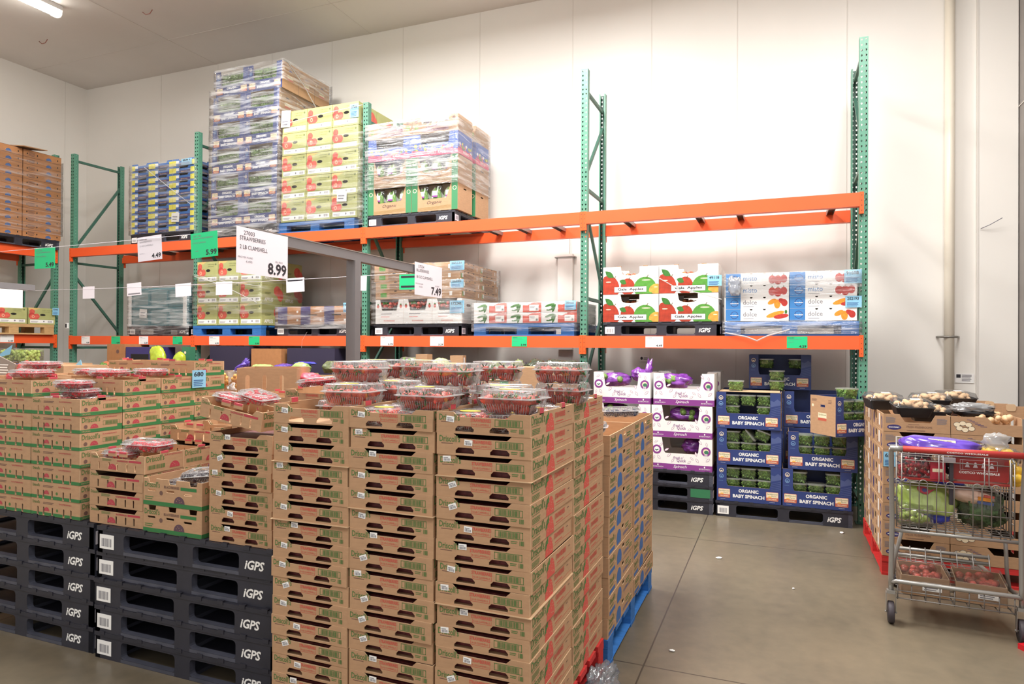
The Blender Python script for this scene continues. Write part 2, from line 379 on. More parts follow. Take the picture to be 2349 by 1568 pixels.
# ============================================================ pallet racks
def post_mb(h):
    b = MB(); w = .076; d = .07; c = .0508; n = int(h / c)
    tear = [(0, -.012), (.006, -.004), (.0085, .004), (.005, .011), (-.005, .011), (-.0085, .004), (-.006, -.004)]
    for i in range(n):
        z = i * c
        hs = [[(x + a, c / 2 + bb) for a, bb in tear] for x in (.019, .057)]
        b.flat((V((-w / 2, 0, z)), V((1, 0, 0)), V((0, 0, 1))), rect(0, 0, w, c), RGREEN, 0, hs)
        b.flat((V((w / 2, .0025, z)), V((-1, 0, 0)), V((0, 0, 1))), rect(0, 0, w, c), RGDARK, 0, hs)
        hq = [[(.035 + a, c / 2 + bb) for a, bb in ((0, -.006), (.005, 0), (0, .006), (-.005, 0))]]
        for f_ in ((V((w / 2, 0, z)), V((0, 1, 0)), V((0, 0, 1))), (V((-w / 2, d, z)), V((0, -1, 0)), V((0, 0, 1)))):
            b.flat(f_, rect(0, 0, d, c), RGREEN, 0, hq); b.flat((f_[0] - f_[1].cross(f_[2]) * .0025 + f_[1] * d, -f_[1], f_[2]), rect(0, 0, d, c), RGDARK, 0, hq)
    H = n * c
    b.box(-w / 2, d - .003, 0, -w / 2 + .016, d, H, RGREEN); b.box(w / 2 - .016, d - .003, 0, w / 2, d, H, RGREEN)
    return b
FD = .86
BRC = {'c': ((1, 1, 4.5), (2, 1, 4.3, 3.55), (1, 1, 3.42), (0, 1, 3.25, 2.35), (1, 1, 2.2), (2, 1, 2.05, 1.25), (1, 1, 1.05), (0, 1, .95, .25), (1, 1, .16)),
       'z': ((1, 1, 4.52), (2, 1, 4.25, 3.15), (1, 1, 2.92), (0, 1, 2.72, 1.85), (1, 1, 1.6), (2, 1, 1.45, .35), (1, 1, .2))}
def frame_parts(root, x, y, h, pat, q, pm):
    """q maps local (x, y(depth), z) of a frame to the rack"""
    for k, yy in ((0, 0), (1, FD)):
        o = pm.build('post', root) if pm else None
    return
posts = {}
def put_post(root, loc, rz, h):
    k = int(h / .0508)
    if k not in posts: posts[k] = post_mb(h).build('post', root); o = posts[k]
    else: o = posts[k].copy(); COL.objects.link(o); o.parent = root
    o.location = loc; o.rotation_euler = (0, 0, rz)
def brace(root, p0, p1):
    b = MB(); p0, p1 = V(p0), V(p1); t = (p1 - p0).normalized(); s_ = t.cross(V((0, 0, 1))); s_ = s_.normalized() * .014 if s_.length > .1 else V((.014, 0, 0)); g = t.cross(s_).normalized() * .018
    lp = [[p + s_ * a + g * c for a, c in ((-1, -1), (1, -1), (1, 1), (-1, 1))] for p in (p0, p1)]
    b.loft(lp, RGDARK); b.build('brace', root)
def upright(root, x, y, h, pat, rot=0):
    """rot 0: front faces -Y; rot 1: front faces +X (rack along the left wall)"""
    T = (lambda a, d, z: V((x + a, y + d, z))) if not rot else (lambda a, d, z: V((x - d, y + a, z)))
    put_post(root, T(0, 0, 0), pi / 2 * rot, h); put_post(root, T(0, FD, 0), pi + pi / 2 * rot, h)
    for e in BRC[pat]:
        if e[0] == 1: brace(root, T(0, .04, e[2]), T(0, FD - .04, e[2]))
        elif e[0] == 2: brace(root, T(0, FD - .05, e[2]), T(0, .05, e[3]))
        else: brace(root, T(0, .05, e[2]), T(0, FD - .05, e[3]))
    for d in (0, FD):
        b = MB(); p = T(0, d, 0); s_ = .035 if d == 0 else -.035
        q = T(0, d + s_, 0); b.box(q.x - .06, q.y - .06, 0, q.x + .06, q.y + .06, .008, RGDARK); b.build('base_plate', root)
BH = .131
def beam(root, a0, a1, z, back=False, rot=0, x0=0, y0=0):
    b = MB(); L = a1 - a0
    b.box(0, -.042, -BH, L, .012, 0, ORANGE) if not back else b.box(0, -.012, -BH, L, .042, 0, ORANGE)
    if not back: b.box(.001, .012, -BH, L - .001, .03, -.04, ORANGE)
    else: b.box(.001, -.03, -BH, L - .001, -.012, -.04, ORANGE)
    d = FD if back else 0
    if rot: o = b.build('beam', root, loc=(x0 - d, y0 + a0, z), rot=(0, 0, pi / 2))
    else: o = b.build('beam', root, loc=(a0, d, z))
    s_ = -1 if not back else 1
    for e in (0, 1):
        c = MB(); xa = -.036 if e == 0 else L; xb = 0 if e == 0 else L + .036
        y0_, y1_ = sorted((s_ * .003, s_ * .04)); c.box(xa, y0_, -.2, xb, y1_, .005, ORAD)
        if not back:
            f_ = FR(xa, -.04, -.2)
            for k in range(4): c.flat(f_, ell(.018, .03 + .048 * k, .004, .005, 8), INK, .0008)
        c.build('connector', o)
ZL1, ZL2 = 1.782, 3.137
PX = [0, 2.57, 5.40, 8.25, 10.99]; PH = [4.625, 4.69, 4.73, 4.72, 4.65]
rack = thing('pallet_rack', 'tall green and orange pallet rack along the back wall', 'pallet rack')
for x, h in zip(PX, PH): upright(rack, x, 0, h + .01, 'z' if x == 0 else 'c')
for z in (ZL1, ZL2):
    for i in range(4):
        for bk in (False, True): beam(rack, PX[i] + .037, PX[i + 1] - .037, z - (.0 if not bk else .0), bk)
for z, xs in ((ZL2, (8.62, 9.42, 9.85, 10.75, 7.3, 7.75, 6.9, .55, 1.2, 2.2)), (ZL1, (.5, 1.3, 2.0, 8.8, 9.5, 10.2))):
    for x in xs:
        b = MB(); b.box(-.035, -.03, -.05, -.03, FD + .03, -.006, GALV); b.box(.03, -.03, -.05, .035, FD + .03, -.006, GALV); b.box(-.035, -.03, -.01, .035, FD + .03, -.006, GALV)
        b.build('support_bar', rack, loc=(x, .0, z))
rack2 = thing('pallet_rack', 'green and orange pallet rack standing along the left wall', 'pallet rack')
RX = -.30
upright(rack2, RX, -.04, 4.66, 'z', 1); upright(rack2, RX, -2.85, 4.66, 'z', 1)
for z in (ZL1 + .015, ZL2 - .02):
    beam(rack2, -2.77, -.037, z, False, 1, RX, -.04); beam(rack2, -2.77, -.037, z, True, 1, RX, -.04)
b = MB(); b.box(0, 0, 0, .035, .03, .085, WHITE); b.box(-.003, -.002, .01, .03, .01, .07, INK)
b.build('sensor_box', loc=(-.08, -.035, 1.9), label='small white and black box fixed to the leftmost post of the back rack', cat='sensor')
# ============================================================ pallets
def igps(txt=True):
    t = thing('plastic_pallet', 'x', 'pallet'); W, D, H = 1.22, 1.02, .14; b = MB()
    def face(fr, L, h0, h1, g0, g1):
        b.panel(fr, rect(0, 0, L, .118), .035, PLB, [rrect(h0, .02, h1, .106, .02), rrect(g0, .02, g1, .106, .02)], PLBL)
        b.flat((fr[0], fr[1], fr[2]), rect(h0, .002, h1, .019), PLBL, .0008); b.flat(fr, rect(g0, .002, g1, .019), PLBL, .0008)
    face(FR(.004, .004, 0), W - .008, .19, .57, .67, .965); face(BK(W - .004, D - .004, 0), W - .008, .19, .57, .67, .965)
    face(RI(W - .004, .004, 0), D - .008, .16, .45, .56, .85); face(LE(.004, D - .004, 0), D - .008, .16, .45, .56, .85)
    b.box(0, 0, .118, W, D, .14, PLB); b.box(.01, .01, .112, W - .01, D - .01, .119, PLB)
    for x in (.02, .55, 1.02): 
        b.box(x, .4, 0, x + .14, .6, .118, PLB); b.box(x + .02, .03, 0, x + .12, D - .03, .018, PLBL)
    for x in [.06 + .137 * i for i in range(9)]: b.box(x - .018, -.003, .128, x + .018, .012, .147, PLB); b.box(x - .018, D - .012, .128, x + .018, D + .003, .147, PLB)
    for x in [.06 + .137 * i for i in range(8)]: b.box(W - .012, x - .018, .128, W + .003, x + .018, .147, PLB)
    f_ = FR(.004, .004, 0)
    if txt: b.text(f_, 'iGPS', 1.0, .036, h=.045, mt=PAPER, bold=.03, shear=.25)
    b.build('pallet_body', t)
    c = MB(); g = FR(0, 0, 0); c.box(0, -.0015, 0, .105, 0, .075, PAPER); c.bars(g, .015, .012, .09, .055, INKG, 12, .002)
    c.build('barcode_label', t, loc=(.02, .003, .022))
    c = MB(); c.box(-.0015, 0, 0, .0015, .09, .07, PAPERG); c.bars(RI(.0015, 0, 0), .012, .012, .08, .055, INKG, 10)
    c.build('barcode_label', t, loc=(W - .003, .015, .024))
    return t
def wood_pallet(m, name='wooden_pallet', H=.14):
    t = thing(name, 'x', 'pallet'); W, D = 1.22, 1.02; b = MB(); k = H / .14
    for i in range(7): b.box(0, .001 + i * .151, .118 * k, W, .001 + i * .151 + .11, .14 * k, m)
    b.build('deck_boards', t)
    for yy in (0, .46, D - .1):
        b = MB(); b.box(0, yy, .1 * k, W, yy + .1, .118 * k, m); b.build('stringer_board', t)
        b = MB(); b.box(0, yy, 0, W, yy + .1, .018, m); b.build('bottom_board', t)
    for yy in (.003, .463, D - .097):
        for xx, w in ((.002, .15), (.54, .14), (1.068, .15)):
            b = MB(); b.box(xx, yy, .018, xx + w, yy + .095, .1 * k, m); b.build('block', t)
    for xx in (0, .54, 1.075):
        b = MB(); b.box(xx, .0, .0175, xx + .145, D, .0185, m); b.build('runner', t)
    return t
P_PL = proto(igps()); P_BL = proto(wood_pallet(PBLUE)); P_RD = proto(wood_pallet(PRED)); P_WD = proto(wood_pallet(PWOOD))
# on rack level two
for x, y, z, lb in ((1.40, -.1, ZL2, 'black plastic pallet under the blue and yellow crates on the top beams'),
        (2.90, -.1, ZL2, 'black plastic pallet under the tall stack of navy spinach cartons on the top beams'),
        (5.50, -.1, ZL2, 'black plastic pallet under the green-edged organic cartons on the top beams'),
        (1.38, -.1, ZL1, 'black plastic pallet under the film-wrapped teal block'),
        (4.09, -.1, ZL1, 'black plastic pallet under the low navy and kraft cartons'),
        (5.60, -.1, ZL1, 'black plastic pallet under the white tomato cartons'),
        (8.49, -.1, ZL1, 'black plastic pallet under the Gala apple cartons')):
    P_PL.put((x, y, z), lb, 'plastic pallets on the back rack')
for x, lb, z in ((4.11, 'blue wooden pallet under the green cartons on the top beams', ZL2), (2.63, 'blue wooden pallet under the green apple cartons on the lower beams', ZL1),
        (6.96, 'blue wooden pallet under the white and red vegetable cartons', ZL1), (9.74, 'blue wooden pallet under the pepper trays, wrapped in film', ZL1)):
    P_BL.put((x, -.1, z), lb, 'blue pallets on the back rack')
P_PL.put((RX + .1, -1.28, ZL2 - .02), 'black plastic pallet under the brown cartons of the left wall rack', None, (0, 0, pi / 2))
P_WD.put((RX + .1, -1.30, ZL1 + .015), 'raw wooden pallet on the lower beams of the left wall rack', None, (0, 0, pi / 2), (.96, 1, 1.1))
# on the floor
N6 = ['lowest', 'second', 'third', 'fourth', 'topmost']
for k in range(5):
    P_PL.put((6.87 + random.uniform(-.012, .012), -4.62 + random.uniform(-.01, .01), k * .1405), f'black plastic pallet in the front middle stack, {N6[k]} of five', 'empty pallets under the berry crates', (0, 0, random.uniform(-.004, .004)))
    P_PL.put((5.62 + random.uniform(-.01, .01), -4.61, k * .1405), f'black plastic pallet in the left stack under raspberries, {N6[k]} of five', 'empty pallets under the raspberry crates', (0, 0, random.uniform(-.004, .004)))
for k in range(3):
    P_PL.put((8.43, -.22, k * .1405), 'black plastic pallet in the floor stack below the purple-banded cartons, ' + ['lowest', 'middle', 'topmost'][k] + ' of three', 'pallets under the purple-banded cartons')
b = MB(); b.panel(FR(0, 0, 0), rect(0, 0, .19, .085), .001, mat('green_patch', (50, 116, 78), .5)); b.build('patch_label', loc=(9.43, -.2175, .1405 + .022), label='dark green label patch on the middle pallet under the purple-banded cartons', cat='label')
P_PL.put((9.67, -.21, .0), 'black plastic pallet on the floor under the navy spinach cartons', scale=(1, .9, 1.08))
P_RD.put((8.23, -4.82, 0), 'red wooden pallet under the tall strawberry stack', scale=(.98, 1.04, 1.28))
P_BL.put((8.22, -3.73, 0), 'blue wooden pallet on the floor under the blueberry cartons', scale=(1, 1.25, 1.1))
P_RD.put((10.96, -1.52, 0), 'red wooden pallet under the mushroom cartons', scale=(1, 1.17, 1.0))
# ============================================================ open trays and cartons (origin: front left bottom corner, front faces -Y)
def notch(W, H, x0, x1, dep, sl=.02, r=0):
    return [(0, 0), (W, 0), (W, H), (x1 + sl, H), (x1, H - dep), (x0, H - dep), (x0 - sl, H), (0, H)]
def tray(W, D, H, fp=None, fh=(), sp=None, sh=(), m=CARD, e=CARDI, th=.004, inner=None, bp=None, flr=.004):
    b = MB(); inner = inner or m
    F_, R_, L_, B_ = FR(0, 0, 0), RI(W, 0, 0), LE(0, D, 0), BK(W, D, 0)
    b.panel(F_, fp or rect(0, 0, W, H), th, m, fh, e); b.panel(B_, bp or fp or rect(0, 0, W, H), th, m, fh, e)
    a = [(min(max(x, th), D - th), y) for x, y in (sp or rect(0, 0, D, H))]
    o = lambda fr: (fr[0] + fr[1] * 0, fr[1], fr[2])
    tri = lambda P: [(min(max(x, .0005), D - .0005), y) for x, y in P]
    b.panel(R_, a, th, m, sh, e); b.panel(L_, a, th, m, sh, e)
    b.box(th, th, .001, W - th, D - th, flr, inner)
    return b, F_, R_, L_, B_
def driscoll(b, fr, x, y, w, mt=GREENP): b.text(fr, "Driscoll's", x, y, w=w, h=w * .28, mt=mt, bold=.012)
def dome(b, fr, cx, cy, r, mt=BERRYP, n=.0008):
    b.flat(fr, ell(cx, cy, r, r * 1.0, 12, 0, pi), mt, n)
    for a, q in ((-.5, .35), (0, .5), (.45, .3), (.15, .2), (-.25, .65)): b.flat(fr, ell(cx + r * a, cy + r * q, r * .07, r * .07, 5), CARD, n + .0003)
def sticker(par, x, y, z=-.0012, rz=0, w=.034, h=.022):
    """white lot sticker, a separate piece of a crate front"""
    c = MB(); f_ = FR(0, 0, 0); q = Matrix.Rotation(rz, 3, 'Y')
    f2 = (V((x, z, y)), q @ V((1, 0, 0)), q @ V((0, 0, 1)))
    c.panel(f2, rect(-w / 2, -h / 2, w / 2, h / 2), .0006, PAPER); c.bars(f2, -w * .4, -h * .38, w * .4, h * .05, INKG, 8, .0004); c.lines(f2, -w * .4, h * .12, w * .35, h * .4, 1, INKG, .0004)
    return c.build('lot_sticker', par)
def straw_crate(stick=None, rz=0, tabs=True):
    W, D, H = .388, .535, .0965; t = thing('strawberry_crate', 'x', 'crate')
    hs = [[(x, .008), (x + .078, .008), (x + .08, .018), (x + .068, .03), (x + .012, .03), (x, .018)] for x in (.08, .224)]
    b, f_, r_, l_, k_ = tray(W, D, H - .014, notch(W, H - .014, .092, .293, .018), hs)
    driscoll(b, f_, .012, .05, .088); b.lines(f_, .02, .043, .085, .048, 1, BRNP)
    b.text(f_, 'STRAWBERRIES', .146, .048, w=.085, h=.013, mt=REDP, bold=.02)
    for x in (.150, .228): b.flat(f_, rect(x, .03, x + .0012, .045), REDP)
    b.flat(f_, rect(.15, .03, .229, .0312), REDP); b.text(f_, '8-1LB CLAMSHELLS', .155, .035, w=.068, h=.007, mt=REDP)
    for q in (rect(.246, .034, .358, .0362), rect(.246, .0588, .358, .061), rect(.246, .034, .2482, .061), rect(.3558, .034, .358, .061)): b.flat(f_, q, GREENP)
    b.bars(f_, .26, .0375, .348, .0575, GREENP, 22); b.lines(f_, .31, .018, .34, .03, 2, GREENP); b.bars(f_, .345, .012, .365, .029, GREENP, 4)
    for fr in (r_, l_):
        b.text(fr, "Driscoll's", .014, .043, w=.148, h=.036, mt=GREENP, bold=.012); b.lines(fr, .02, .037, .13, .041, 1, GREENP); b.lines(fr, .02, .007, .12, .03, 4, GREENP)
        b.flat(fr, [(.175, .001), (.27, .001), (.272, .02), (.262, .05), (.246, .068), (.226, .072), (.205, .058), (.18, .032)], REDP, .0006)
        for a in ((.168, .03, .19, .066), (.185, .045, .21, .081), (.178, .06, .2, .07)): b.flat(fr, [(a[0], a[1]), (a[2], a[1] + .008), (a[2] - .003, a[3]), (a[0] + .004, (a[1] + a[3]) / 2)], GREENP, .0009)
        rr = random.Random(5)
        for i in range(14): x, y = rr.uniform(.195, .262), rr.uniform(.008, .055); b.flat(fr, rect(x, y, x + .003, y + .004), CARDI, .0009)
        b.text(fr, 'STRAWBERRIES', .285, .045, w=.135, h=.022, mt=REDP, bold=.02); b.lines(fr, .3, .028, .42, .036, 1, REDP); b.flat(fr, rect(.28, .019, .52, .0205), REDP)
        b.lines(fr, .455, .055, .485, .062, 1, BRNP)
    b.build('crate_body', t)
    if not tabs: c = MB(); c.box(.012, .03, .005, W - .012, D - .03, .06, mat('berry_shade_fill', (96, 40, 40), .5, var=.4, scale=60)); c.build('dark_berry_filler', t)  # dark block stands in for berry packs, added to darken the handle holes
    for x in (.004, W - .004) if tabs else ():
        for y in (.1, .37):
            c = MB(); c.box(x - .004, y, .075, x + .004, y + .05, .0985, CARD); c.box(x - .0046, y + .004, .0795, x + .0046, y + .046, .0992, FLAPP); c.build('stacking_tab', t)
    if stick: sticker(t, stick[0], stick[1], rz=rz)
    return t
SCT = [proto(straw_crate((.06, .055), .1)), proto(straw_crate())]; SC = [proto(straw_crate(s, r, False)) for s, r in (((.06, .055), .1), ((.115, .064), 0), ((.04, .066), -.05), ((.135, .05), .08), ((.07, .05), -.35), (None, 0))]
def rasp_crate(org=True, full=True, ):
    W, D, H = .398, .252, .093; t = thing('raspberry_crate', 'x', 'crate')
    sl = [[(x, .008), (x + .010, .008), (x + .011, .045), (x + .0055, .05), (x - .001, .045)] for x in ((.05, .098, .17, .262, .32) if org else (.06, .135, .195, .265, .325))]
    b, f_, r_, l_, k_ = tray(W, D, H, rect(0, 0, W, H) if org else notch(W, H, .06, .335, .024), sl, None, ())
    for fr, L in ((f_, W), (r_, D), (l_, D)):
        m = fr is f_
        if org:
            if m:
                x0 = 0
                for x in ((.05, .098, .17, .262, .32)): b.flat(fr, rect(x0, .001, x - .002, .019), STRIPG, .0005); x0 = x + .0125
                b.flat(fr, rect(x0, .001, L, .019), STRIPG, .0005)
            else: b.flat(fr, [(0, .001), (L, .001), (L, .034), (L - .03, .034), (L - .03, .02), (0, .018)], STRIPG, .0005); b.text(fr, 'ORGANIC', .01, .005, w=.05, h=.009, mt=CARD)
            if m:
                driscoll(b, fr, .012, .066, .06, BRNP if 0 else GREENP); b.text(fr, 'RASPBERRIES', .23, .07, w=.10, h=.008, mt=BERRYP); dome(b, fr, .13, .028, .021, n=.0009)
                b.lines(fr, .1, .066, .2, .08, 2, BRNP); b.flat(fr, ell(.215, .036, .009, .009, 10), GREENP)
            else:
                driscoll(b, fr, .012, .058, .105); b.text(fr, 'RASPBERRIES', .135, .075, w=.085, h=.007, mt=BERRYP); dome(b, fr, .083, .024, .023, n=.0009); b.flat(fr, ell(.033, .034, .011, .011, 10), BRNP)
                for q in (rect(.135, .034, .235, .0355), rect(.135, .0575, .235, .059), rect(.135, .034, .1365, .059), rect(.2335, .034, .235, .059)): b.flat(fr, q, GREENP)
                b.bars(fr, .148, .037, .225, .056, GREENP, 16)
        else:
            if m: b.text(fr, 'RASPBERRIES', .20, .055, w=.08, h=.009, mt=BERRYP, bold=.02); b.flat(fr, rect(.285, .055, .375, .066), BERRYP); dome(b, fr, .166, .012, .03, n=.0009); b.lines(fr, .09, .055, .17, .07, 3, GREENP); driscoll(b, fr, .01, .066, .06)
            else:
                driscoll(b, fr, .012, .06, .11); dome(b, fr, .19, .012, .033, n=.0009); b.text(fr, 'RASPBERRIES', .125, .08, w=.11, h=.008, mt=BERRYP); b.bars(fr, .02, .02, .13, .042, GREENP, 20)
    b.build('crate_body', t)
    if full: c = MB(); c.box(.012, .012, .005, W - .012, D - .012, .062, mat('berry_shade_fill', (96, 40, 40), .5, var=.4, scale=60)); c.build('dark_berry_filler', t)  # berry-coloured dark block added so the slots look shaded inside
    for x in () if full else ((.16, .24) if not org else (.2,)):
        for yy in (.004, D - .004):
            c = MB(); c.box(x - .028, yy - .003, H - .012, x + .028, yy + .003, H + .014, CARD); c.box(x - .026, yy - .0036, H + .004, x + .026, yy + .0036, H + .0147, FLAPP); c.build('stacking_tab', t)
    for xx in () if full else (.003, W - .003):
        c = MB(); c.box(xx - .003, .1, H - .012, xx + .003, .15, H + .014, CARD); c.box(xx - .0036, .102, H + .003, xx + .0036, .148, H + .0147, FLAPP); c.build('stacking_tab', t)
    return t
RC = proto(rasp_crate(True)); RK = proto(rasp_crate(False)); RCT = proto(rasp_crate(True, False)); RKT = proto(rasp_crate(False, False))
def blk_crate():
    W, D, H = .40, .30, .137; t = thing('blackberry_crate', 'x', 'crate')
    tp = [(0, 0), (W, 0), (W, H)]; 
    for x in (.34, .2, .06): tp += [(x + .03, H), (x + .025, H - .024), (x - .02, H - .024), (x - .025, H)]
    tp += [(0, H)]
    sl = [rrect(x, y, x + .055, y + .011, .004, 2) for x, y in ((.03, .072), (.16, .072), (.28, .065))]
    b, f_, r_, l_, k_ = tray(W, D, H, tp, sl)
    b.flat(f_, rect(0, .001, W, .022), STRIPG, .0005); driscoll(b, f_, .01, .092, .105); b.text(f_, 'BLACKBERRIES', .145, .093, w=.105, h=.013, mt=BRNP, bold=.02)
    b.flat(f_, rect(.258, .09, .365, .106), STRIPG); dome(b, f_, .25, .022, .036, mt=mat('blackberry_print', (92, 66, 78), .7), n=.0009); b.flat(f_, ell(.125, .066, .012, .012, 10), BRNP)
    b.lines(f_, .012, .03, .08, .05, 2, GREENP); driscoll(b, r_, .02, .08, .11); b.flat(r_, rect(0, .001, D, .022), STRIPG, .0005)
    b.build('crate_body', t)
    c = MB(); c.box(.13, D - .008, H - .02, .2, D - .003, H + .03, CARD); c.box(.135, D - .0086, H + .01, .195, D - .0025, H + .0307, mat('violet_tab_print', (110, 62, 92), .6)); c.build('stacking_tab', t)
    return t
BC = proto(blk_crate())
# ------------------------------------------------------------ clamshells
def clam(W, D, H, kind, fill=None):
    """rounded clear box with ribbed lid; origin bottom centre"""
    t = thing(kind, 'x', 'clamshell'); b = MB()
    def ring(sc, z, r=.025): return [V((x, y, z)) for x, y in rrect(-W / 2 * sc, -D / 2 * sc, W / 2 * sc, D / 2 * sc, r, 3)]
    b.loft([ring(.8, 0), ring(.82, .004), ring(.93, H * .62)], CL, True, False, True)
    n = 18
    for i in range(n):
        for s_ in (-1, 1):
            x = (i + .5) / n - .5; b.tube([(x * W * .76, s_ * D * .403, .006), (x * W * .86, s_ * D * .462, H * .45)], .0013, CLR, 3, False)
            b.tube([(s_ * W * .403, x * D * .76, .006), (s_ * W * .462, x * D * .86, H * .45)], .0013, CLR, 3, False)
    b.build('base', t)
    b = MB(); b.loft([ring(.93, H * .62), ring(1, H * .64), ring(1, H * .69), ring(.95, H * .71)], CLR, False, False)
    b.loft([ring(1.04, H * .66), ring(1.04, H * .675)], CLR, True, True); b.build('rim', t)
    b = MB(); b.loft([ring(.95, H * .71), ring(.92, H * .93), ring(.9, H), ring(.6, H), ring(.58, H * .985)], CL, False, True, True)
    for i in range(13):
        y = ((i + .5) / 13 - .5)
        for s_ in (-1, 1): b.tube([(s_ * W * .47, y * D * .85, H * .72), (s_ * W * .455, y * D * .85, H * .95)], .0012, CLR, 3, False); b.tube([(y * W * .85, s_ * D * .47, H * .72), (y * W * .85, s_ * D * .455, H * .95)], .0012, CLR, 3, False)
    for q in (.62, .9): 
        p = ring(q, H + .0005); b.tube(p, .0012, CLR, 3, closed=True)
    b.build('lid', t)
    if fill == 'label' or kind == 'strawberry_clamshell':
        b = MB(); b.loft([[V((x, y, z)) for x, y in ell(-W * .1, 0, .045, .03, 14)] for z in (H + .0008, H + .0018)], mat('yellow_lid_label', (236, 198, 70), .5)); b.build('lid_label', t)
    return t
CW, CD_, CH = .235, .185, .092
CS = proto(clam(CW, CD_, CH, 'strawberry_clamshell'))
CR = clam(.19, .125, .045, 'raspberry_clamshell')
def pile(par, name, W, D, z0, z1, r, mt, n, seed, kind='stuff'):
    b = MB(); rr = random.Random(seed)
    for i in range(n):
        b.blob((rr.uniform(-W / 2, W / 2), rr.uniform(-D / 2, D / 2), rr.uniform(z0, z1)), r * rr.uniform(.85, 1.15), mt, 7, 5, .15, 3, i)
    o = b.build(name, par)
    if kind: o['kind'] = kind
    return o
pile(CR, 'raspberries', .16, .1, .01, .03, .0105, RASP, 110, 3); CR = proto(CR)
CB = clam(.19, .125, .045, 'blackberry_clamshell'); pile(CB, 'blackberries', .16, .1, .01, .03, .0105, BLKB, 100, 4)
for c in CB.children:
    if c.name.startswith('lid_label'): pass
CB = proto(CB)
CU = clam(.19, .14, .055, 'blueberry_clamshell'); pile(CU, 'blueberries', .16, .11, .008, .035, .008, BLUB, 170, 5); CU = proto(CU)
# one strawberry with its green cap
def berry(seed, leafy):
    t = thing('strawberry', 'x', 'strawberry'); rr = random.Random(seed); b = MB()
    f_ = lambda d: V((d.x * (1 - .42 * max(0, .35 - d.z)) * 1.08, d.y * (1 - .42 * max(0, .35 - d.z)), d.z * (1 if d.z < 0 else .6)))
    b.blob((0, 0, 0), (.0215, .020, .031), STRAW, 12, 10, .2, 1.4, seed, f_); b.build('fruit', t)
    b = MB()
    for i in range(6 + leafy * 3):
        a = i * 1.05 + rr.random() * .3; L = .017 + leafy * .013 * rr.random(); c, s_ = cos(a), sin(a); z = .0182
        b.add([(0, 0, z + .001), (c * L * .5 - s_ * .004, s_ * L * .5 + c * .004, z + .001), (c * L, s_ * L, z - .003 + leafy * .004), (c * L * .5 + s_ * .004, s_ * L * .5 - c * .004, z - .001)], [(0, 1, 2), (0, 2, 3), (2, 1, 0), (3, 2, 0)], LEAF)
    b.tube([(0, 0, z), (.002, 0, z + .007)], .0012, LEAF, 4); b.build('leafy_cap', t)
    return t
BR = [proto(berry(1, 0)), proto(berry(2, 1)), proto(berry(3, 2))]
NB = [0]
def fill_straw(loc, rz, where, k=21, sc=1.0):
    rr = random.Random(int(loc[0] * 991 + loc[1] * 77)); q = Matrix.Rotation(rz, 3, 'Z')
    slots = []
    for zi, z in enumerate((.022, .052)):
        s_ = .74 + zi * .1
        for ix in range(5):
            for iy in range(4):
                edge = ix in (0, 4) or iy in (0, 3)
                slots.append((0 if (edge and (iy == 0 or ix in (4, 0))) else 1, (ix / 4 - .5) * (CW * s_ - .036), (iy / 3 - .5) * (CD_ * s_ - .036), z))
    slots.sort(key=lambda a: (a[0], a[2]))
    for s_ in slots[:k]:
        p = V(loc) + q @ V((s_[1] * sc + rr.uniform(-.004, .004), s_[2] * sc + rr.uniform(-.004, .004), s_[3] + rr.uniform(-.003, .003)))
        o = BR[rr.choice((0, 0, 1, 1, 2))].put(p, 'red strawberry seen through the clear side of ' + where, 'strawberries in ' + where, (rr.uniform(-1.6, 1.6), rr.uniform(-1.6, 1.6), rr.uniform(0, 6)), (.92 + .2 * rr.random(),) * 3)
        NB[0] += 1
# ------------------------------------------------------------ spinach carton and tubs
def tub():
    t = thing('spinach_tub', 'x', 'tub'); b = MB(); W = .147; H = .098
    rg = lambda s_, z: [V((x, y, z)) for x, y in rrect(-W / 2 * s_, -W / 2 * s_, W / 2 * s_, W / 2 * s_, .022 * s_, 3)]
    b.loft([rg(.84, 0), rg(.98, H * .9)], CLT, True, False, True); b.build('tub_base', t)
    b = MB(); b.loft([rg(1.0, H * .88), rg(1.02, H * .91), rg(1.02, H), rg(.9, H + .001)], CLR, False, True); b.build('lid', t)
    b = MB(); rr = random.Random(9)
    for i in range(150):
        z = rr.uniform(.012, H * .84); s_ = (.82 + .13 * z / H) * W / 2 - .012; e = rr.choice((0, 1, 2, 3)); a = rr.uniform(-s_, s_)
        p = V(((a, -s_), (s_, a), (a, s_), (-s_, a))[e] + (z,)) if rr.random() < .8 else V((rr.uniform(-s_, s_), rr.uniform(-s_, s_), H * .83))
        n_ = 5; ax = V((rr.gauss(0, 1), rr.gauss(0, 1), rr.gauss(0, 1))).normalized(); sd = ax.cross(V((rr.gauss(0, 1), rr.gauss(0, 1), rr.gauss(0, 1)))).normalized(); L = rr.uniform(.014, .026); w_ = L * .5
        b.add([p - ax * L, p + sd * w_, p + ax * L, p - sd * w_, p + ax.cross(sd) * .006], [(0, 1, 4), (1, 2, 4), (2, 3, 4), (3, 0, 4)], SPIN if i % 3 else mat('pale_spinach', (166, 202, 108), .5, var=.3, scale=50), True)
    b.blob((0, 0, H * .46), (W * .39, W * .39, H * .42), SPIN, 10, 8, .25, 3, 4, lambda d: V((math.copysign(abs(d.x) ** .5, d.x), math.copysign(abs(d.y) ** .5, d.y), d.z)))
    o = b.build('spinach_leaf_mass', t); o['kind'] = 'stuff'; return t
TB = proto(tub())
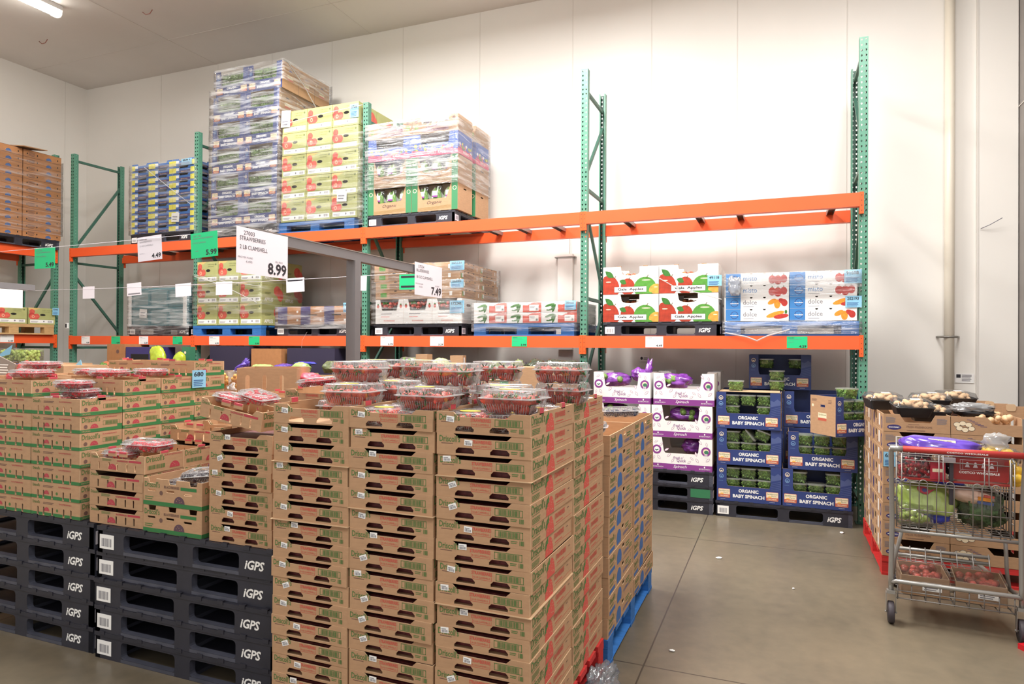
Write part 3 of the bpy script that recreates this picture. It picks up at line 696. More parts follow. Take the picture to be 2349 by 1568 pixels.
def eb_label(b, fr, x, y, w=.105, h=.08):
    b.flat(fr, rrect(x - .003, y - .003, x + w + .003, y + h + .003, .006, 2), OREDP, .0008); b.flat(fr, rrect(x, y, x + w, y + h, .006, 2), CREAM, .0011); b.flat(fr, rect(x, y + .002, x + w, y + h * .36), OREDP, .0014)
    b.text(fr, 'Earthbound', x + .006, y + h * .7, w=w - .012, h=h * .2, mt=GREENP, n=.0016); b.text(fr, 'Farm', x + w * .45, y + h * .46, w=w * .4, h=h * .18, mt=GREENP, n=.0016); b.text(fr, 'ORGANIC', x + .01, y + h * .09, w=w - .02, h=h * .17, mt=CREAM, n=.0018, bold=.02)
    b.flat(fr, ell(x + w * .3, y + h * .37, w * .16, h * .16, 10, 0, pi), mat('sun_yellow', (240, 190, 90), .6), .0013)
def spin_box(W, H, D):
    t = thing('spinach_carton', 'x', 'carton')
    y0 = H * .42; x0, x1 = W * .155, W * .84
    fp = [(0, 0), (W, 0), (W, H), (x1, H), (x1, y0 + .035), (x1 - .012, y0), (x0 + .012, y0), (x0, y0 + .035), (x0, H), (0, H)]
    b, f_, r_, l_, k_ = tray(W, D, H, fp, (), None, [rrect(D * .42, H * .72, D * .58, H * .76, .004, 2)], m=NAVY, inner=CARD, bp=rect(0, 0, W, H))
    for fr in (r_, l_):
        b.flat(fr, rect(.001, .001, D, H * .71), CARD, .0006); b.flat(fr, rect(.001, H * .77, D, H), CARD, .0006); b.flat(fr, rect(.001, H * .7, D * .41, H * .78), CARD, .0006); b.flat(fr, rect(D * .59, H * .7, D, H * .78), CARD, .0006)
        a = D * .32; b.flat(fr, rect(a, H * .36, a + D * .33, H * .56), CREAM, .0009); b.flat(fr, rect(a, H * .36, a + D * .33, H * .43), OREDP, .0012); b.text(fr, 'Earthbound', a + .01, H * .49, w=D * .28, h=.018, mt=GREENP, n=.0014)
        b.lines(fr, .02, H * .85, .1, H * .93, 3, BRNP); b.flat(fr, ell(.035, H * .74, .014, .014, 10), CREAM, .0009); b.lines(fr, D * .72, H * .82, D * .88, H * .92, 3, BRNP)
    b.text(f_, 'ORGANIC', W * .5, H * .255, w=W * .31, h=H * .095, mt=PAPER, bold=.035, al='c'); b.text(f_, 'BABY SPINACH', W * .5, H * .11, w=W * .49, h=H * .095, mt=PAPER, bold=.035, al='c')
    eb_label(b, f_, W * .03, H * .1); eb_label(b, f_, W * .775, H * .1)
    b.lines(f_, W * .06, H * .05, W * .16, H * .06, 1, PAPER); b.lines(f_, W * .82, H * .05, W * .93, H * .06, 1, PAPER)
    for q, c in ((.84, CREAM), (.68, mat('sky_blue_print', (120, 160, 200), .5))): b.flat(f_, ell(W * .073, H * q, .021, .021, 14), c, .0009); b.flat(f_, ell(W * .073, H * q, .016, .016, 12), NAVY, .0012); b.flat(f_, ell(W * .073, H * q - .004, .011, .006, 8), c, .0015)
    b.lines(f_, W * .03, H * .55, W * .12, H * .56, 1, mat('sky_blue_print', (120, 160, 200), .5))
    b.flat(f_, [(x1 + .004, H * .62), (W, H * .68), (W, H * .78), (W * .95, H * .84), (W * .9, H * .77), (x1 + .004, H * .8)], NAVYT, .0007)
    for i in range(5): b.flat(f_, [(x1 + .004, H * (.36 + i * .045)), (W, H * (.42 + i * .05)), (W, H * (.435 + i * .05)), (x1 + .004, H * (.372 + i * .045))], NAVYT, .0007)
    b.build('carton_body', t); return t
SBX = proto(spin_box(.592, .355, .335))
# ------------------------------------------------------------ purple spinach, apple, pepper, vegetable cartons
def leafline(b, fr, cx, cy, L, a, mt, n=.0008):
    o = []
    for s_ in (1, -1):
        for i in range(9): t_ = i / 8; o.append((L * t_, s_ * L * .22 * sin(pi * t_)) if s_ > 0 else (L * (1 - t_), -L * .22 * sin(pi * (1 - t_))))
    P = [(cx + x * cos(a) - y * sin(a), cy + x * sin(a) + y * cos(a)) for x, y in o]
    Q = [(cx + (x * .84 + L * .08) * cos(a) - y * .68 * sin(a), cy + (x * .84 + L * .08) * sin(a) + y * .68 * cos(a)) for x, y in o]
    b.flat(fr, P, mt, n); b.flat(fr, Q, WHITE, n + .0003)
LAV = mat('lavender_line_print', (176, 120, 160), .5)
def purp_box():
    W, D, H = .60, .40, .325; t = thing('leafy_greens_carton', 'x', 'carton')
    y0 = H * .52; fp = [(0, 0), (W, 0), (W, H), (W * .8, H), (W * .775, y0 + .02), (W * .755, y0), (W * .235, y0), (W * .21, y0 + .02), (W * .175, H), (0, H)]
    b, f_, r_, l_, k_ = tray(W, D, H, fp, (), None, (), m=WHITE, e=CARDI, inner=CARD)
    rr = random.Random(4)
    for cx, cy in ((.03, .27), (.08, .24), (.02, .1), (.09, .1), (.16, .13), (.2, .075), (.36, .075), (.42, .11), (.47, .085), (.54, .1), (.55, .25), (.5, .27), (.13, .19), (.45, .15), (.03, .18)):
        leafline(b, f_, cx, cy, rr.uniform(.04, .055), rr.uniform(.3, 2.6), LAV)
    for fr, L in ((f_, W), (r_, D), (l_, D)): b.flat(fr, rect(0, .002, L, H * .19), PURP, .0012)
    b.text(f_, 'Spinach', W * .48, H * .05, w=.13, h=.036, mt=PAPER, shear=.3, al='c', n=.0018)
    b.text(f_, "Fresh n'", W * .45, H * .345, w=.105, h=.028, mt=PURP, shear=.4, al='c', n=.0018); b.text(f_, 'Quick', W * .5, H * .245, w=.09, h=.036, mt=PURP, al='c', n=.0018)
    for x in (.015, W - .125): b.text(f_, 'BOSKOVICH', x, H * .06, w=.105, h=.014, mt=PAPER, n=.0018); b.flat(f_, ell(x + .052, H * .14, .007, .009, 8), PAPER, .0018)
    g = mat('deep_green_print', (60, 120, 92), .5)
    for x, kind in ((.055, 0), (W - .06, 1)):
        y = H * .62; b.flat(f_, ell(x, y, .046, .046, 20), PURP, .0012); b.flat(f_, ell(x, y, .028, .028, 16), WHITE if not kind else CREAM, .0016)
        if kind: b.flat(f_, ell(x + .004, y - .006, .022, .02, 14), g, .002); [b.flat(f_, rect(x - .012 + i * .01, y - .062, x - .007 + i * .01, y - .02), PAPER, .0022) for i in range(3)]
        else: b.flat(f_, ell(x - .008, y - .006, .012, .006, 10, rot=-.6), g, .002); b.flat(f_, ell(x + .008, y - .004, .012, .006, 10, rot=.6), g, .002); b.flat(f_, rect(x - .001, y - .022, x + .001, y - .006), INK, .0021)
    b.build('carton_body', t); return t
PBX = proto(purp_box())
APR = mat('apple_red_print', (168, 56, 34), .4, var=.2, scale=26); APG = mat('apple_green_print', (84, 148, 56), .4, var=.15, scale=26); APY = mat('apple_gold_print', (226, 158, 68), .4, var=.2, scale=26); APL = mat('leaf_green_print', (54, 112, 40), .45, var=.2, scale=40)
HI = mat('cream_highlight_print', (250, 226, 190), .4)
def gala():
    W, D, H = .598, .39, .295; t = thing('apple_carton', 'x', 'carton')
    y0 = H * .68; arc = [(W * .66, H)] + [(W * .5 + W * .16 * cos(-a), y0 + .03 + (-.03) * sin(a)) for a in (0, .5, 1.0, pi / 2, 2.1, 2.6, pi)] + [(W * .32, H)]
    fp = [(0, 0), (W, 0), (W, H)] + arc + [(0, H)]
    b, f_, r_, l_, k_ = tray(W, D, H, fp, (), None, [rrect(D * .35, H * .6, D * .65, H * .7, .01, 2)], m=WHITE, e=CARDI, inner=CARD)
    def cl(P): return [(min(max(x, 0), W), min(max(y, .001), H)) for x, y in P]
    b.flat(f_, cl(ell(W * .1, H * .2, W * .2, H * .5, 22)), APR, .0006); b.flat(f_, cl(ell(W * .45, H * .26, W * .13, H * .32, 18)), APR, .0007)
    b.flat(f_, cl(ell(W * .76, H * .22, W * .2, H * .4, 22)), APG, .0009); b.flat(f_, cl(ell(W * .97, H * .12, W * .14, H * .24, 18)), APY, .0012)
    b.flat(f_, cl(ell(W * .75, H * .0, W * .15, H * .1, 12)), APG, .0013)
    for cx, cy, rx, ry, mt in ((.1, .46, .05, .012, HI), (.78, .5, .08, .014, HI), (.95, .24, .035, .01, HI)): b.flat(f_, ell(W * cx, H * cy, W * rx, H * ry * 1.6, 10), mt, .0016)
    def lf(cx, cy, L, a, wv=.3): 
        o = [(L * i / 8, L * wv * sin(pi * i / 8)) for i in range(9)] + [(L * (1 - i / 8), -L * wv * .7 * sin(pi * i / 8)) for i in range(1, 8)]
        b.flat(f_, cl([(cx + x * cos(a) - y * sin(a), cy + x * sin(a) + y * cos(a)) for x, y in o]), APL, .0015)
    lf(W * .2, H * .62, W * .2, 2.5); lf(W * .3, H * .5, W * .14, -.45, .38)
    for x, y in ((.2, .58), (.46, .52), (.78, .58)): b.flat(f_, [(W * x, H * y), (W * (x + .012), H * y), (W * (x + .04), H * (y + .09)), (W * (x + .03), H * (y + .1))], mat('stem_brown_print', (96, 84, 36), .5), .0016)
    b.flat(f_, rect(W * .205, H * .07, W * .79, H * .275), INK, .0018); b.flat(f_, rect(W * .21, H * .078, W * .785, H * .267), PAPER, .0021)
    b.text(f_, 'Gala  Apples', W * .5, H * .115, w=W * .46, h=H * .115, mt=INK, bold=.03, al='c', n=.0025)
    b.flat(f_, [(W * .83, H * .99), (W * .86, H * .82), (W * .985, H * .83), (W * .985, H * .99)], mat('pale_grey_print', (226, 222, 216), .5), .0007)
    b.build('carton_body', t)
    for x in (W * .25, W * .72): c = MB(); c.box(x, .003, H, x + .05, .012, H + .008, CARD); c.build('stacking_tab', t)
    return t
GA = proto(gala())
PEPR = mat('red_pepper_print', (188, 56, 48), .4, var=.2, scale=40); PEPO = mat('orange_pepper_print', (236, 150, 48), .4, var=.2, scale=40); BLUC = mat('azure_print', (62, 128, 192), .45)
def pepper(kind):
    W, D, H = .598, .39, .119; t = thing('pepper_tray', 'x', 'tray')
    hs = []
    fp = [(0, 0), (W, 0), (W, H)] + [p for x in (.62, .41) for p in ((W * x + .014, H), (W * x + .008, H - .012), (W * x - .008, H - .012), (W * x - .014, H))] + [(0, H)]
    b, f_, r_, l_, k_ = tray(W, D, H, fp, (), None, (), m=WHITE, e=CARDI, inner=CARD)
    for fr, L in ((f_, W * .24), (r_, .08)): b.flat(fr, rect(0, .002, L, H), BLUC, .0006)
    b.flat(f_, ell(W * .14, H * .5, .038, .038, 18), NAVYD, .0009); b.flat(f_, ell(W * .14, H * .5, .033, .033, 18), BLUC, .0012); b.text(f_, 'windset', W * .14, H * .44, w=.082, h=.014, mt=PAPER, al='c', n=.0016, bold=.02)
    b.text(f_, 'dolce' if kind else 'misto', W * .28, H * .38, w=W * .22, h=H * .38, mt=BLUC if not kind else INKG, n=.001)
    b.lines(f_, W * .285, H * .18, W * .5, H * .24, 1, INKG)
    if kind == 0:
        for x, y, s_ in ((.74, .45, 1), (.92, .48, .95), (.83, .4, 1.1)): b.flat(f_, ell(W * x, H * y, .034 * s_, .042 * s_, 14), PEPR, .0008 + s_ * .0004); b.flat(f_, rect(W * x - .003, H * y + .038, W * x + .003, H * y + .055), APL, .0015)
    elif kind == 1:
        for x, y, rx, ry, a, mt in ((.74, .6, .045, .022, .5, PEPO), (.82, .4, .03, .045, 0, PEPO), (.9, .62, .04, .024, -.6, PEPR), (.93, .5, .03, .035, .2, PEPR)): b.flat(f_, ell(W * x, H * y, rx, ry, 14, rot=a), mt, .0008 + rx * .01)
    else:
        b.flat(f_, ell(W * .79, H * .55, .088, .024, 16, rot=.3), PEPO, .0009); b.flat(f_, ell(W * .88, H * .38, .07, .022, 16, rot=.15), PEPR, .0013); b.flat(f_, ell(W * .955, H * .75, .012, .02, 8), APL, .0016)
    b.build('tray_body', t); return t
PT = [proto(pepper(k)) for k in range(3)]
def box_carton(name, W, D, H, m, pr=None, cat='carton', part='carton_body', e=CARDI):
    t = thing(name, 'x', cat); b = MB(); b.box(0, 0, 0, W, D, H, m)
    if e: b.box(.004, .004, H - .001, W - .004, D - .004, H + .001, m)
    if pr: pr(b, FR(0, 0, 0), RI(W, 0, 0), LE(0, D, 0), W, D, H)
    b.build(part, t); return t
OLIVE = mat('olive_green_carton', (176, 178, 118), .5, var=.08, scale=8); OLIVD = mat('dark_olive_print', (110, 118, 74), .55); TOMR = mat('coral_red_print', (214, 96, 82), .5, var=.2, scale=20); PEACH = mat('peach_print', (222, 186, 116), .5)
def green_pr(b, f_, r_, l_, W, D, H):
    b.flat(f_, [(0, H * .86), (W * .3, H * .9), (W * .45, H), (0, H)], PEACH, .0004)
    T2 = mat('deep_coral_print', (190, 70, 62), .5); T3 = mat('pale_coral_print', (232, 170, 140), .5)
    for x, y, s_, mt in ((.13, .76, .042, TOMR), (.12, .52, .05, T2), (.30, .48, .045, TOMR), (.17, .42, .052, TOMR)): b.flat(f_, [(min(max(px, .001), W), max(py, H * .31)) for px, py in ell(W * x, H * y, s_, s_ * 1.1, 14)], mt, .0007 + s_ * .01)
    b.flat(f_, ell(W * .17, H * .46, .022, .028, 12), T3, .0016); b.flat(f_, ell(W * .17, H * .46, .008, .014, 8), T2, .0019)
    b.flat(f_, ell(W * .53, H * .58, .042, .019, 14), DARKIN, .0009)
    b.flat(f_, rect(W * .06, H * .08, W * .94, H * .27), PAPER, .0012); b.lines(f_, W * .09, H * .12, W * .4, H * .22, 2, INKG, .0015); b.flat(f_, ell(W * .57, H * .18, .012, .014, 10), INKG, .0015); b.bars(f_, W * .72, H * .12, W * .9, H * .23, INKG, 10, .0015)
    b.text(f_, 'CERTIFIED', W * .5, H * .84, w=W * .36, h=H * .05, mt=OLIVD, shear=.3); b.text(f_, 'ORGANIC', W * .52, H * .74, w=W * .3, h=H * .06, mt=OLIVD, shear=.3); b.flat(f_, ell(W * .9, H * .86, .013, .015, 10), OLIVD)
    b.flat(f_, rect(0, H * .3, W, H * .31), OLIVD, .0005)
    b.text(r_, 'APPLES', .05, H * .1, w=D * .42, h=H * .17, mt=PAPER, bold=.02); b.lines(r_, .06, H * .45, .2, H * .55, 2, OLIVD); b.flat(r_, ell(.28, H * .5, .02, .024, 10), OLIVD)
    b.flat(r_, ell(D * .75, H * .6, .07, .07, 14), TOMR, .0007); b.flat(r_, ell(D * .9, H * .4, .06, .08, 14), TOMR, .0009)
GB = proto(box_carton('apple_carton', .396, .40, .289, OLIVE, green_pr))
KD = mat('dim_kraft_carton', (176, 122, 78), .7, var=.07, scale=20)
def brown_pr(b, f_, r_, l_, W, D, H):
    for fr, L in ((f_, W), (r_, D), (l_, D)):
        dome(b, fr, L * .66, H * .12, .042, BLUEP)
        for x in (.1, .36, .9): b.flat(fr, ell(L * x, H * .45, .009, .014, 8), DARKIN)
        b.lines(fr, L * .13, H * .2, L * .33, H * .8, 4, BRNP); b.flat(fr, rect(0, H * .96, L, H), BRNP, .0004)
BB = proto(box_carton('blueberry_carton', .565, .33, .1075, KD, brown_pr))
# blue and yellow crates: open tray, notched ends
YEL = mat('lemon_yellow_carton', (232, 222, 84), .5); COB = mat('cobalt_carton', (44, 104, 176), .5)
def by_crate():
    W, D, H = .415, .33, .104; t = thing('berry_crate', 'x', 'crate')
    b, f_, r_, l_, k_ = tray(W, D, H - .006, notch(W, H - .006, .14, .29, .03), (), notch(D, H - .006, .1, .23, .025), (), m=COB, e=CARDI, inner=DARKIN)
    for fr, L in ((f_, W), (r_, D), (l_, D)):
        b.flat(fr, rect(0, .004, L * .16, H * .72), YEL); b.flat(fr, rect(L * .84, .004, L, H * .72), YEL); b.flat(fr, rect(L * .16, .03, L * .3, H * .7), PAPER); b.flat(fr, rect(L * .3, .004, L * .84, H * .35), NAVYD)
        b.text(fr, 'berries', L * .4, .01, w=L * .3, h=.02, mt=PEACH)
    b.build('crate_body', t); return t
BY = proto(by_crate())
def organic_box():
    W, D, H = .623, .40, .33; t = thing('salad_carton', 'x', 'carton')
    fp = [(0, 0), (W, 0), (W, H), (W * .86, H), (W * .76, H * .46), (W * .24, H * .42), (W * .14, H), (0, H)]
    b, f_, r_, l_, k_ = tray(W, D, H, fp, (), None, [rrect(D * .4, H * .8, D * .6, H * .85, .005, 2)], bp=rect(0, 0, W, H))
    G = mat('forest_green_print', (58, 128, 84), .5)
    b.flat(f_, rect(0, .001, W * .13, H * .999), G, .0006); b.flat(f_, rect(W * .87, .001, W, H * .999), G, .0006)
    for x in (.065, .935): b.flat(f_, ell(W * x, H * .78, .026, .026, 14), CREAM, .0009); b.flat(f_, ell(W * x, H * .78, .019, .019, 12), G, .0012)
    b.text(f_, 'Organic', W * .5, H * .22, w=.2, h=.05, mt=INK, shear=.35, al='c')
    for i in range(5): b.flat(f_, [(W * .14, H * (.02 + i * .025)), (W * .5, H * (.05 + i * .022)), (W * .86, H * (.08 + i * .025)), (W * .86, H * (.09 + i * .025)), (W * .5, H * (.06 + i * .022)), (W * .14, H * (.03 + i * .025))], mat('moss_print', (140, 120, 64), .6), .0006)
    b.build('carton_body', t)
    return t
OB = proto(organic_box())
PNK = mat('hot_pink_print', (222, 70, 116), .45)
def kale_box():
    W, D, H = .623, .40, .275; t = thing('salad_kit_carton', 'x', 'carton')
    fp = [(0, 0), (W, 0), (W, H), (W * .82, H), (W * .8, H * .55), (W * .2, H * .55), (W * .18, H), (0, H)]
    b, f_, r_, l_, k_ = tray(W, D, H, fp, (), None, (), m=mat('royal_blue_carton', (66, 104, 190), .45), bp=rect(0, 0, W, H))
    rr = random.Random(8)
    for fr, L in ((f_, W), (r_, D)):
        for i in range(26):
            x, y = rr.uniform(.03, L - .03), rr.uniform(H * .22, H * .5); b.flat(fr, ell(x, y, rr.uniform(.014, .028), rr.uniform(.012, .022), 8, rot=rr.random() * 3), rr.choice((PNK, YEL, SPIN, PAPER, PURP, SPIN)), .0006 + i * .00006)
        b.flat(fr, [(0, .001), (L, .001), (L, H * .2), (L * .8, H * .27), (L * .3, H * .24), (0, H * .3)], PNK, .0026); b.text(fr, 'SWEET KALE', L * .33, H * .1, w=L * .4, h=H * .12, mt=PAPER, bold=.02, n=.003)
    b.build('carton_body', t)
    return t
KB = proto(kale_box())
def kraft_top():
    W, D, H = .623, .40, .20; t = thing('vegetable_carton', 'x', 'carton')
    fp = [(0, 0), (W, 0), (W, H), (W * .82, H), (W * .79, H * .62), (W * .21, H * .62), (W * .18, H), (0, H)]
    b, f_, r_, l_, k_ = tray(W, D, H, fp, ())
    b.flat(f_, [(W * .22, H * .1), (W * .8, H * .1), (W * .8, H * .5), (W * .6, H * .56), (W * .3, H * .4)], mat('maroon_print', (122, 66, 84), .5), .0006); b.text(f_, 'SWEET CORN', W * .4, H * .25, w=W * .3, h=H * .1, mt=PEACH)
    for x in (.09, .91): b.flat(f_, ell(W * x, H * .45, .03, .036, 10), SPIN, .0007); b.flat(f_, ell(W * x, H * .8, .022, .022, 10), BRNP, .0007)
    b.build('carton_body', t); return t
KT = proto(kraft_top())
def tom_box():
    W, D, H = .398, .395, .3; t = thing('tomato_carton', 'x', 'carton')
    fp = [(0, 0), (W, 0), (W, H), (W * .84, H), (W * .76, H * .55), (W * .24, H * .55), (W * .16, H), (0, H)]
    b, f_, r_, l_, k_ = tray(W, D, H, fp, (), None, [rrect(D * .3, H * .68, D * .6, H * .78, .02, 3)], m=WHITE, inner=WHITE)
    for x in (.09, .91): b.flat(f_, ell(W * x, H * .72, .018, .024, 10), TOMR); b.flat(f_, ell(W * x, H * .8, .012, .01, 8), APG)
    b.lines(f_, W * .2, H * .4, W * .7, H * .46, 1, INKG); b.lines(f_, W * .2, H * .28, W * .6, H * .33, 1, TOMR); b.text(f_, 'tomatoes', W * .3, H * .1, w=W * .4, h=H * .06, mt=TOMR)
    b.build('carton_body', t)
    c = MB()
    for i in range(30): c.blob((random.uniform(.05, W - .05), random.uniform(.03, .1), random.uniform(.2, .27)), .022, TOMR if i % 4 else APG, 8, 6)
    o = c.build('produce', t); o['kind'] = 'stuff'; return t
TM = proto(tom_box())
def lines_pr(b, f_, r_, l_, W, D, H):
    for fr, L in ((f_, W), (r_, D)):
        b.flat(fr, rect(L * .06, H * .25, L * .135, H * .75), APG, .0006)
        for x in (.24, .42, .7): b.flat(fr, [(L * x - .02, H), (L * x + .02, H), (L * x + .015, H - .012), (L * x - .015, H - .012)], DARKIN)
        b.lines(fr, L * .17, H * .15, L * .8, H * .8, 5, BRNP, .0006); b.flat(fr, rect(0, 0, L, .003), BRNP, .0005); b.flat(fr, rect(L * .87, H * .3, L * .9, H * .75), PAPER)
    b.flat(r_, rect(.05, H * .35, .1, H * .8), PAPER)
FB = proto(box_carton('flat_kraft_carton', 1.185, .55, .107, CARD, lines_pr))
def veg_pr(b, f_, r_, l_, W, D, H):
    b.flat(f_, [(W * .47, .002), (W, .002), (W, H * .98), (W * .75, H * .98), (W * .6, H * .7), (W * .47, H * .75)], TOMR, .0005); b.flat(f_, rect(W * .66, H * .15, W * .93, H * .75), PAPER, .0009); b.lines(f_, W * .68, H * .45, W * .85, H * .68, 2, INKG, .0012); b.bars(f_, W * .84, H * .2, W * .91, H * .42, INK, 3, .0012)
    for x, y, rx, ry, a in ((.24, .7, .06, .014, .3), (.3, .5, .05, .012, .9), (.27, .3, .055, .013, .2), (.36, .4, .05, .013, 1.2)): b.flat(f_, ell(W * x, H * y, rx, ry, 12, rot=a), APL, .0007 + x * .001)
    b.flat(f_, ell(W * .24, H * .45, .02, .016, 10), PAPER, .0014); b.flat(f_, ell(W * .2, H * .36, .016, .013, 10), PAPER, .0014)
VB = proto(box_carton('vegetable_carton', .415, .39, .115, WHITE, veg_pr))
def navk_pr(b, f_, r_, l_, W, D, H):
    b.flat(f_, rect(0, 0, W * .42, H), NAVYD, .0005); b.flat(f_, rrect(W * .32, H * .5, W * .7, H * .56, .005, 2), DARKIN, .0009)
    for y in (.25, .72): b.flat(f_, rect(W * .82, H * y - .012, W * .9, H * y + .012), PAPER, .0008)
NK = proto(box_carton('navy_kraft_carton', .372, .5, .235, KD, navk_pr))
def blueb_crate():
    W, D, H = .6, .63, .104; t = thing('blueberry_carton', 'x', 'carton')
    hs = [rrect(x, .04, x + .016, .078, .007, 2) for x in (.155, .56)] + [rrect(.33, .066, .385, .088, .008, 2)]
    b, f_, r_, l_, k_ = tray(W, D, H, None, (), [(0, 0), (D, 0), (D, H), (0, H)], hs)
    driscoll(b, r_, .03, .062, .11, GREENP); b.lines(r_, .03, .042, .13, .055, 2, GREENP); b.flat(r_, [(.02, .008), (.15, .008), (.15, .028), (.02, .028)], BLUEP); b.flat(r_, ell(.25, .034, .056, .05, 16, -.55, pi + .55), BLUEP); b.lines(r_, .42, .05, .53, .08, 2, GREENP); b.text(r_, 'BLUEBERRIES', .36, .02, w=.13, h=.018, mt=BLUEP); b.lines(r_, .5, .02, .6, .045, 2, GREENP)
    b.flat(f_, rect(.4, .06, .56, .085), BLUEP); b.lines(f_, .42, .02, .54, .05, 2, BRNP)
    b.build('carton_body', t); return t
UC = proto(blueb_crate())
def mush_crate(kind):
    W, D, H = .425, .59, .128; t = thing('mushroom_crate', 'x', 'crate'); x0, x1 = (.11, .29)
    fp = [(0, 0), (W, 0), (W, H), (.385 if kind else .33, H), (.33 if kind else .3, H * .55), (.10 if kind else .14, H * .55), (.085 if kind else .105, H), (0, H)]
    if kind: fp = [(0, 0), (W, 0), (W, H * .62), (.26, H * .62), (.22, H), (0, H)]
    sh = [rrect(D * .3, H * .45, D * .42, H * .85, .006, 2)]
    b, f_, r_, l_, k_ = tray(W, D, H, fp, (), None, sh)
    if not kind:
        b.flat(f_, ell(.07, .033, .046, .019, 18), NAVYD, .0008); b.text(f_, 'MONTEREY', .07, .028, w=.07, h=.010, mt=PAPER, al='c', n=.0012, bold=.02)
        b.text(f_, 'FRESH MUSHROOMS', .15, .032, w=.16, h=.015, mt=BRNP); b.lines(f_, .15, .012, .3, .02, 1, BRNP); b.lines(f_, .16, .056, .25, .062, 1, BRNP)
        for x in (.012, .335): b.lines(f_, x + .004, .066, x + .075, .11, 6, INKG)
    else:
        q = [(.03, .072), (.065, .08), (.1, .072), (.045, .045), (.08, .035), (.118, .045)]
        for x, y in q: b.flat(f_, ell(x + .01, y, .022, .018, 12), INK, .0007); b.flat(f_, ell(x + .01, y, .0195, .0155, 12), CREAM, .001)
        for i in range(6): b.flat(f_, rect(.1 + i * .016, .105 - i * .009, .13 + i * .018, .108 - i * .009), NAVYD)
    for fr in (l_, r_):
        b.flat(fr, ell(D * .86, H * .45, .03, .048, 16), NAVYD, .0008); b.flat(fr, ell(D * .86, H * .45, .012, .03, 8), CARDI, .0012); b.flat(fr, ell(D * .12, H * .45, .03, .048, 16), NAVYD, .0008); b.flat(fr, rect(D * .6, H * .2, D * .7, H * .9), PAPER, .0006); b.lines(fr, D * .45, H * .2, D * .57, H * .5, 3, BRNP)
    b.build('crate_body', t); return t
MU = [proto(mush_crate(0)), proto(mush_crate(1))]
# ============================================================ stacked goods
rnd = random.Random(11)
J = lambda a=.004: rnd.uniform(-a, a)
TH = 'tall front strawberry stack'
for c, (x, cn) in enumerate(((8.228, 'left'), (8.623, 'middle'), (9.026, 'right'))):
    for r in (0, 1):
        for k in range(15):
            p = SCT[r] if k == 14 else (SC[5] if r else SC[rnd.choice((0, 1, 2, 3, 4)) if k != 0 else 1])
            top = 14 - k
            wh = 'topmost' if top == 0 else NTH[top] + ' from top'
            p.put((x + J(.005), -4.82 + r * .538 + J(.004), .181 + k * .0824), f'kraft strawberry crate, {wh}, {cn} {"rear" if r else "front"} column, tall stack', 'crates of the ' + TH, (0, 0, J(.006)))
for c, x in ((0, 7.645),):
    for r, n in ((0, 6), (1, 8)):
        for k in range(n):
            (SCT[1] if k == n - 1 and r else SC[(k * 2 + 1) % 5 if r == 0 else 5]).put((x + J(.004), -4.61 + r * .54, .704 + k * .0892), f'kraft strawberry crate beside blackberries, {up_(k, n)}, {"near" if r == 0 else "far"} column', 'strawberry crates on the five-pallet stack', (0, 0, J(.008)), (1, 1, 1.08))
cn = {0: 'nearest', 1: 'second', 2: 'third', 3: 'farthest'}; xn = ['left', 'middle', 'right']
for ci, x in enumerate((5.515, 5.917, 6.318)):
    for r in range(4):
        n = [[8, 8, 8, 8], [8, 8, 8, 9], [7, 8, 8, 9]][ci][r]
        for k in range(n):
            (RCT if k == n - 1 else RC).put((x + J(.003), -4.61 + r * .256 + J(.002), .7045 + k * .0945), f'organic raspberry crate of the left stack, {up_(k, n)}, {xn[ci]} column, {cn[r]} row', 'organic raspberry crates of the left stack', (0, 0, J(.006)))
for x, y, n, w in ((6.785, -4.6, 4, 'nearest pile beside the blackberries'), (6.785, -4.343, 4, 'pile behind the nearest one'), (6.785, -4.086, 5, 'third pile back'), (6.79, -3.828, 5, 'rearmost pile'), (7.21, -4.02, 7, 'pile behind the blackberry crates'), (7.21, -3.762, 7, 'rearmost pile behind the blackberries')):
    for k in range(n):
        (RKT if k == n - 1 else RK).put((x + J(.005), y, .7045 + k * .0945), f'plain kraft raspberry crate, {up_(k, n)} of the {w}', 'raspberry crates on the five-pallet stack', (0, 0, J(.02)))
RKT.put((7.585, -4.615, 1.315), 'raspberry crate lying tilted on top of the near strawberry column', None, (0, .15, -.03))
for k in range(2):
    for r in range(1):
        BC.put((7.205, -4.615 + r * .31, .7045 + k * .139), 'blackberry crate with green base, ' + ['lower', 'upper'][k] + ' of the two', 'blackberry crates', (0, 0, J(.01)))
for x, k, nm in ((9.022, 12, 'under the second crate of the right column'), (9.024, 6, 'low in the right column'), (8.225, 12, 'high in the left column'), (8.222, 9, 'halfway up the left column'), (8.62, 10, 'in the middle column')):
    b = MB(); b.box(0, 0, 0, .397, .54, .0022, CARDI, rot=(0, J(.006), J(.01))); b.build('slip_sheet', loc=(x, -4.832, .1805 + k * .0824), label='thin kraft slip sheet jutting out ' + nm + ', tall stack', cat='cardboard sheet')
# clamshells
CS2 = clam(.185, .235, .069, 'strawberry_clamshell'); 
bq = MB()
for i in range(60): bq.blob((rnd.uniform(-.072, .072), rnd.uniform(-.095, .095), rnd.uniform(.02, .046)), rnd.uniform(.014, .019), STRAW if i % 9 else LEAF, 8, 6, .15, 2, i)
o_ = bq.build('strawberries', CS2); o_['kind'] = 'stuff'; CS2 = proto(CS2)
zt = .181 + 14 * .0824 + .005
for c, (x, cnm) in enumerate(((8.228, 'left'), (8.623, 'middle'), (9.026, 'right'))):
    for r in (0, 1):
        for i in (0, 1):
            for j in (0, 1):
                if c == 0 and r == 0 and j == 0: continue
                CS2.put((x + .1 + i * .19, -4.82 + r * .538 + .125 + j * .25, zt), f'strawberry clamshell sunk in {cnm} {"rear" if r else "front"} top crate, {"right" if i else "left"} {"far" if j else "near"} corner', 'clamshells inside the top crates')
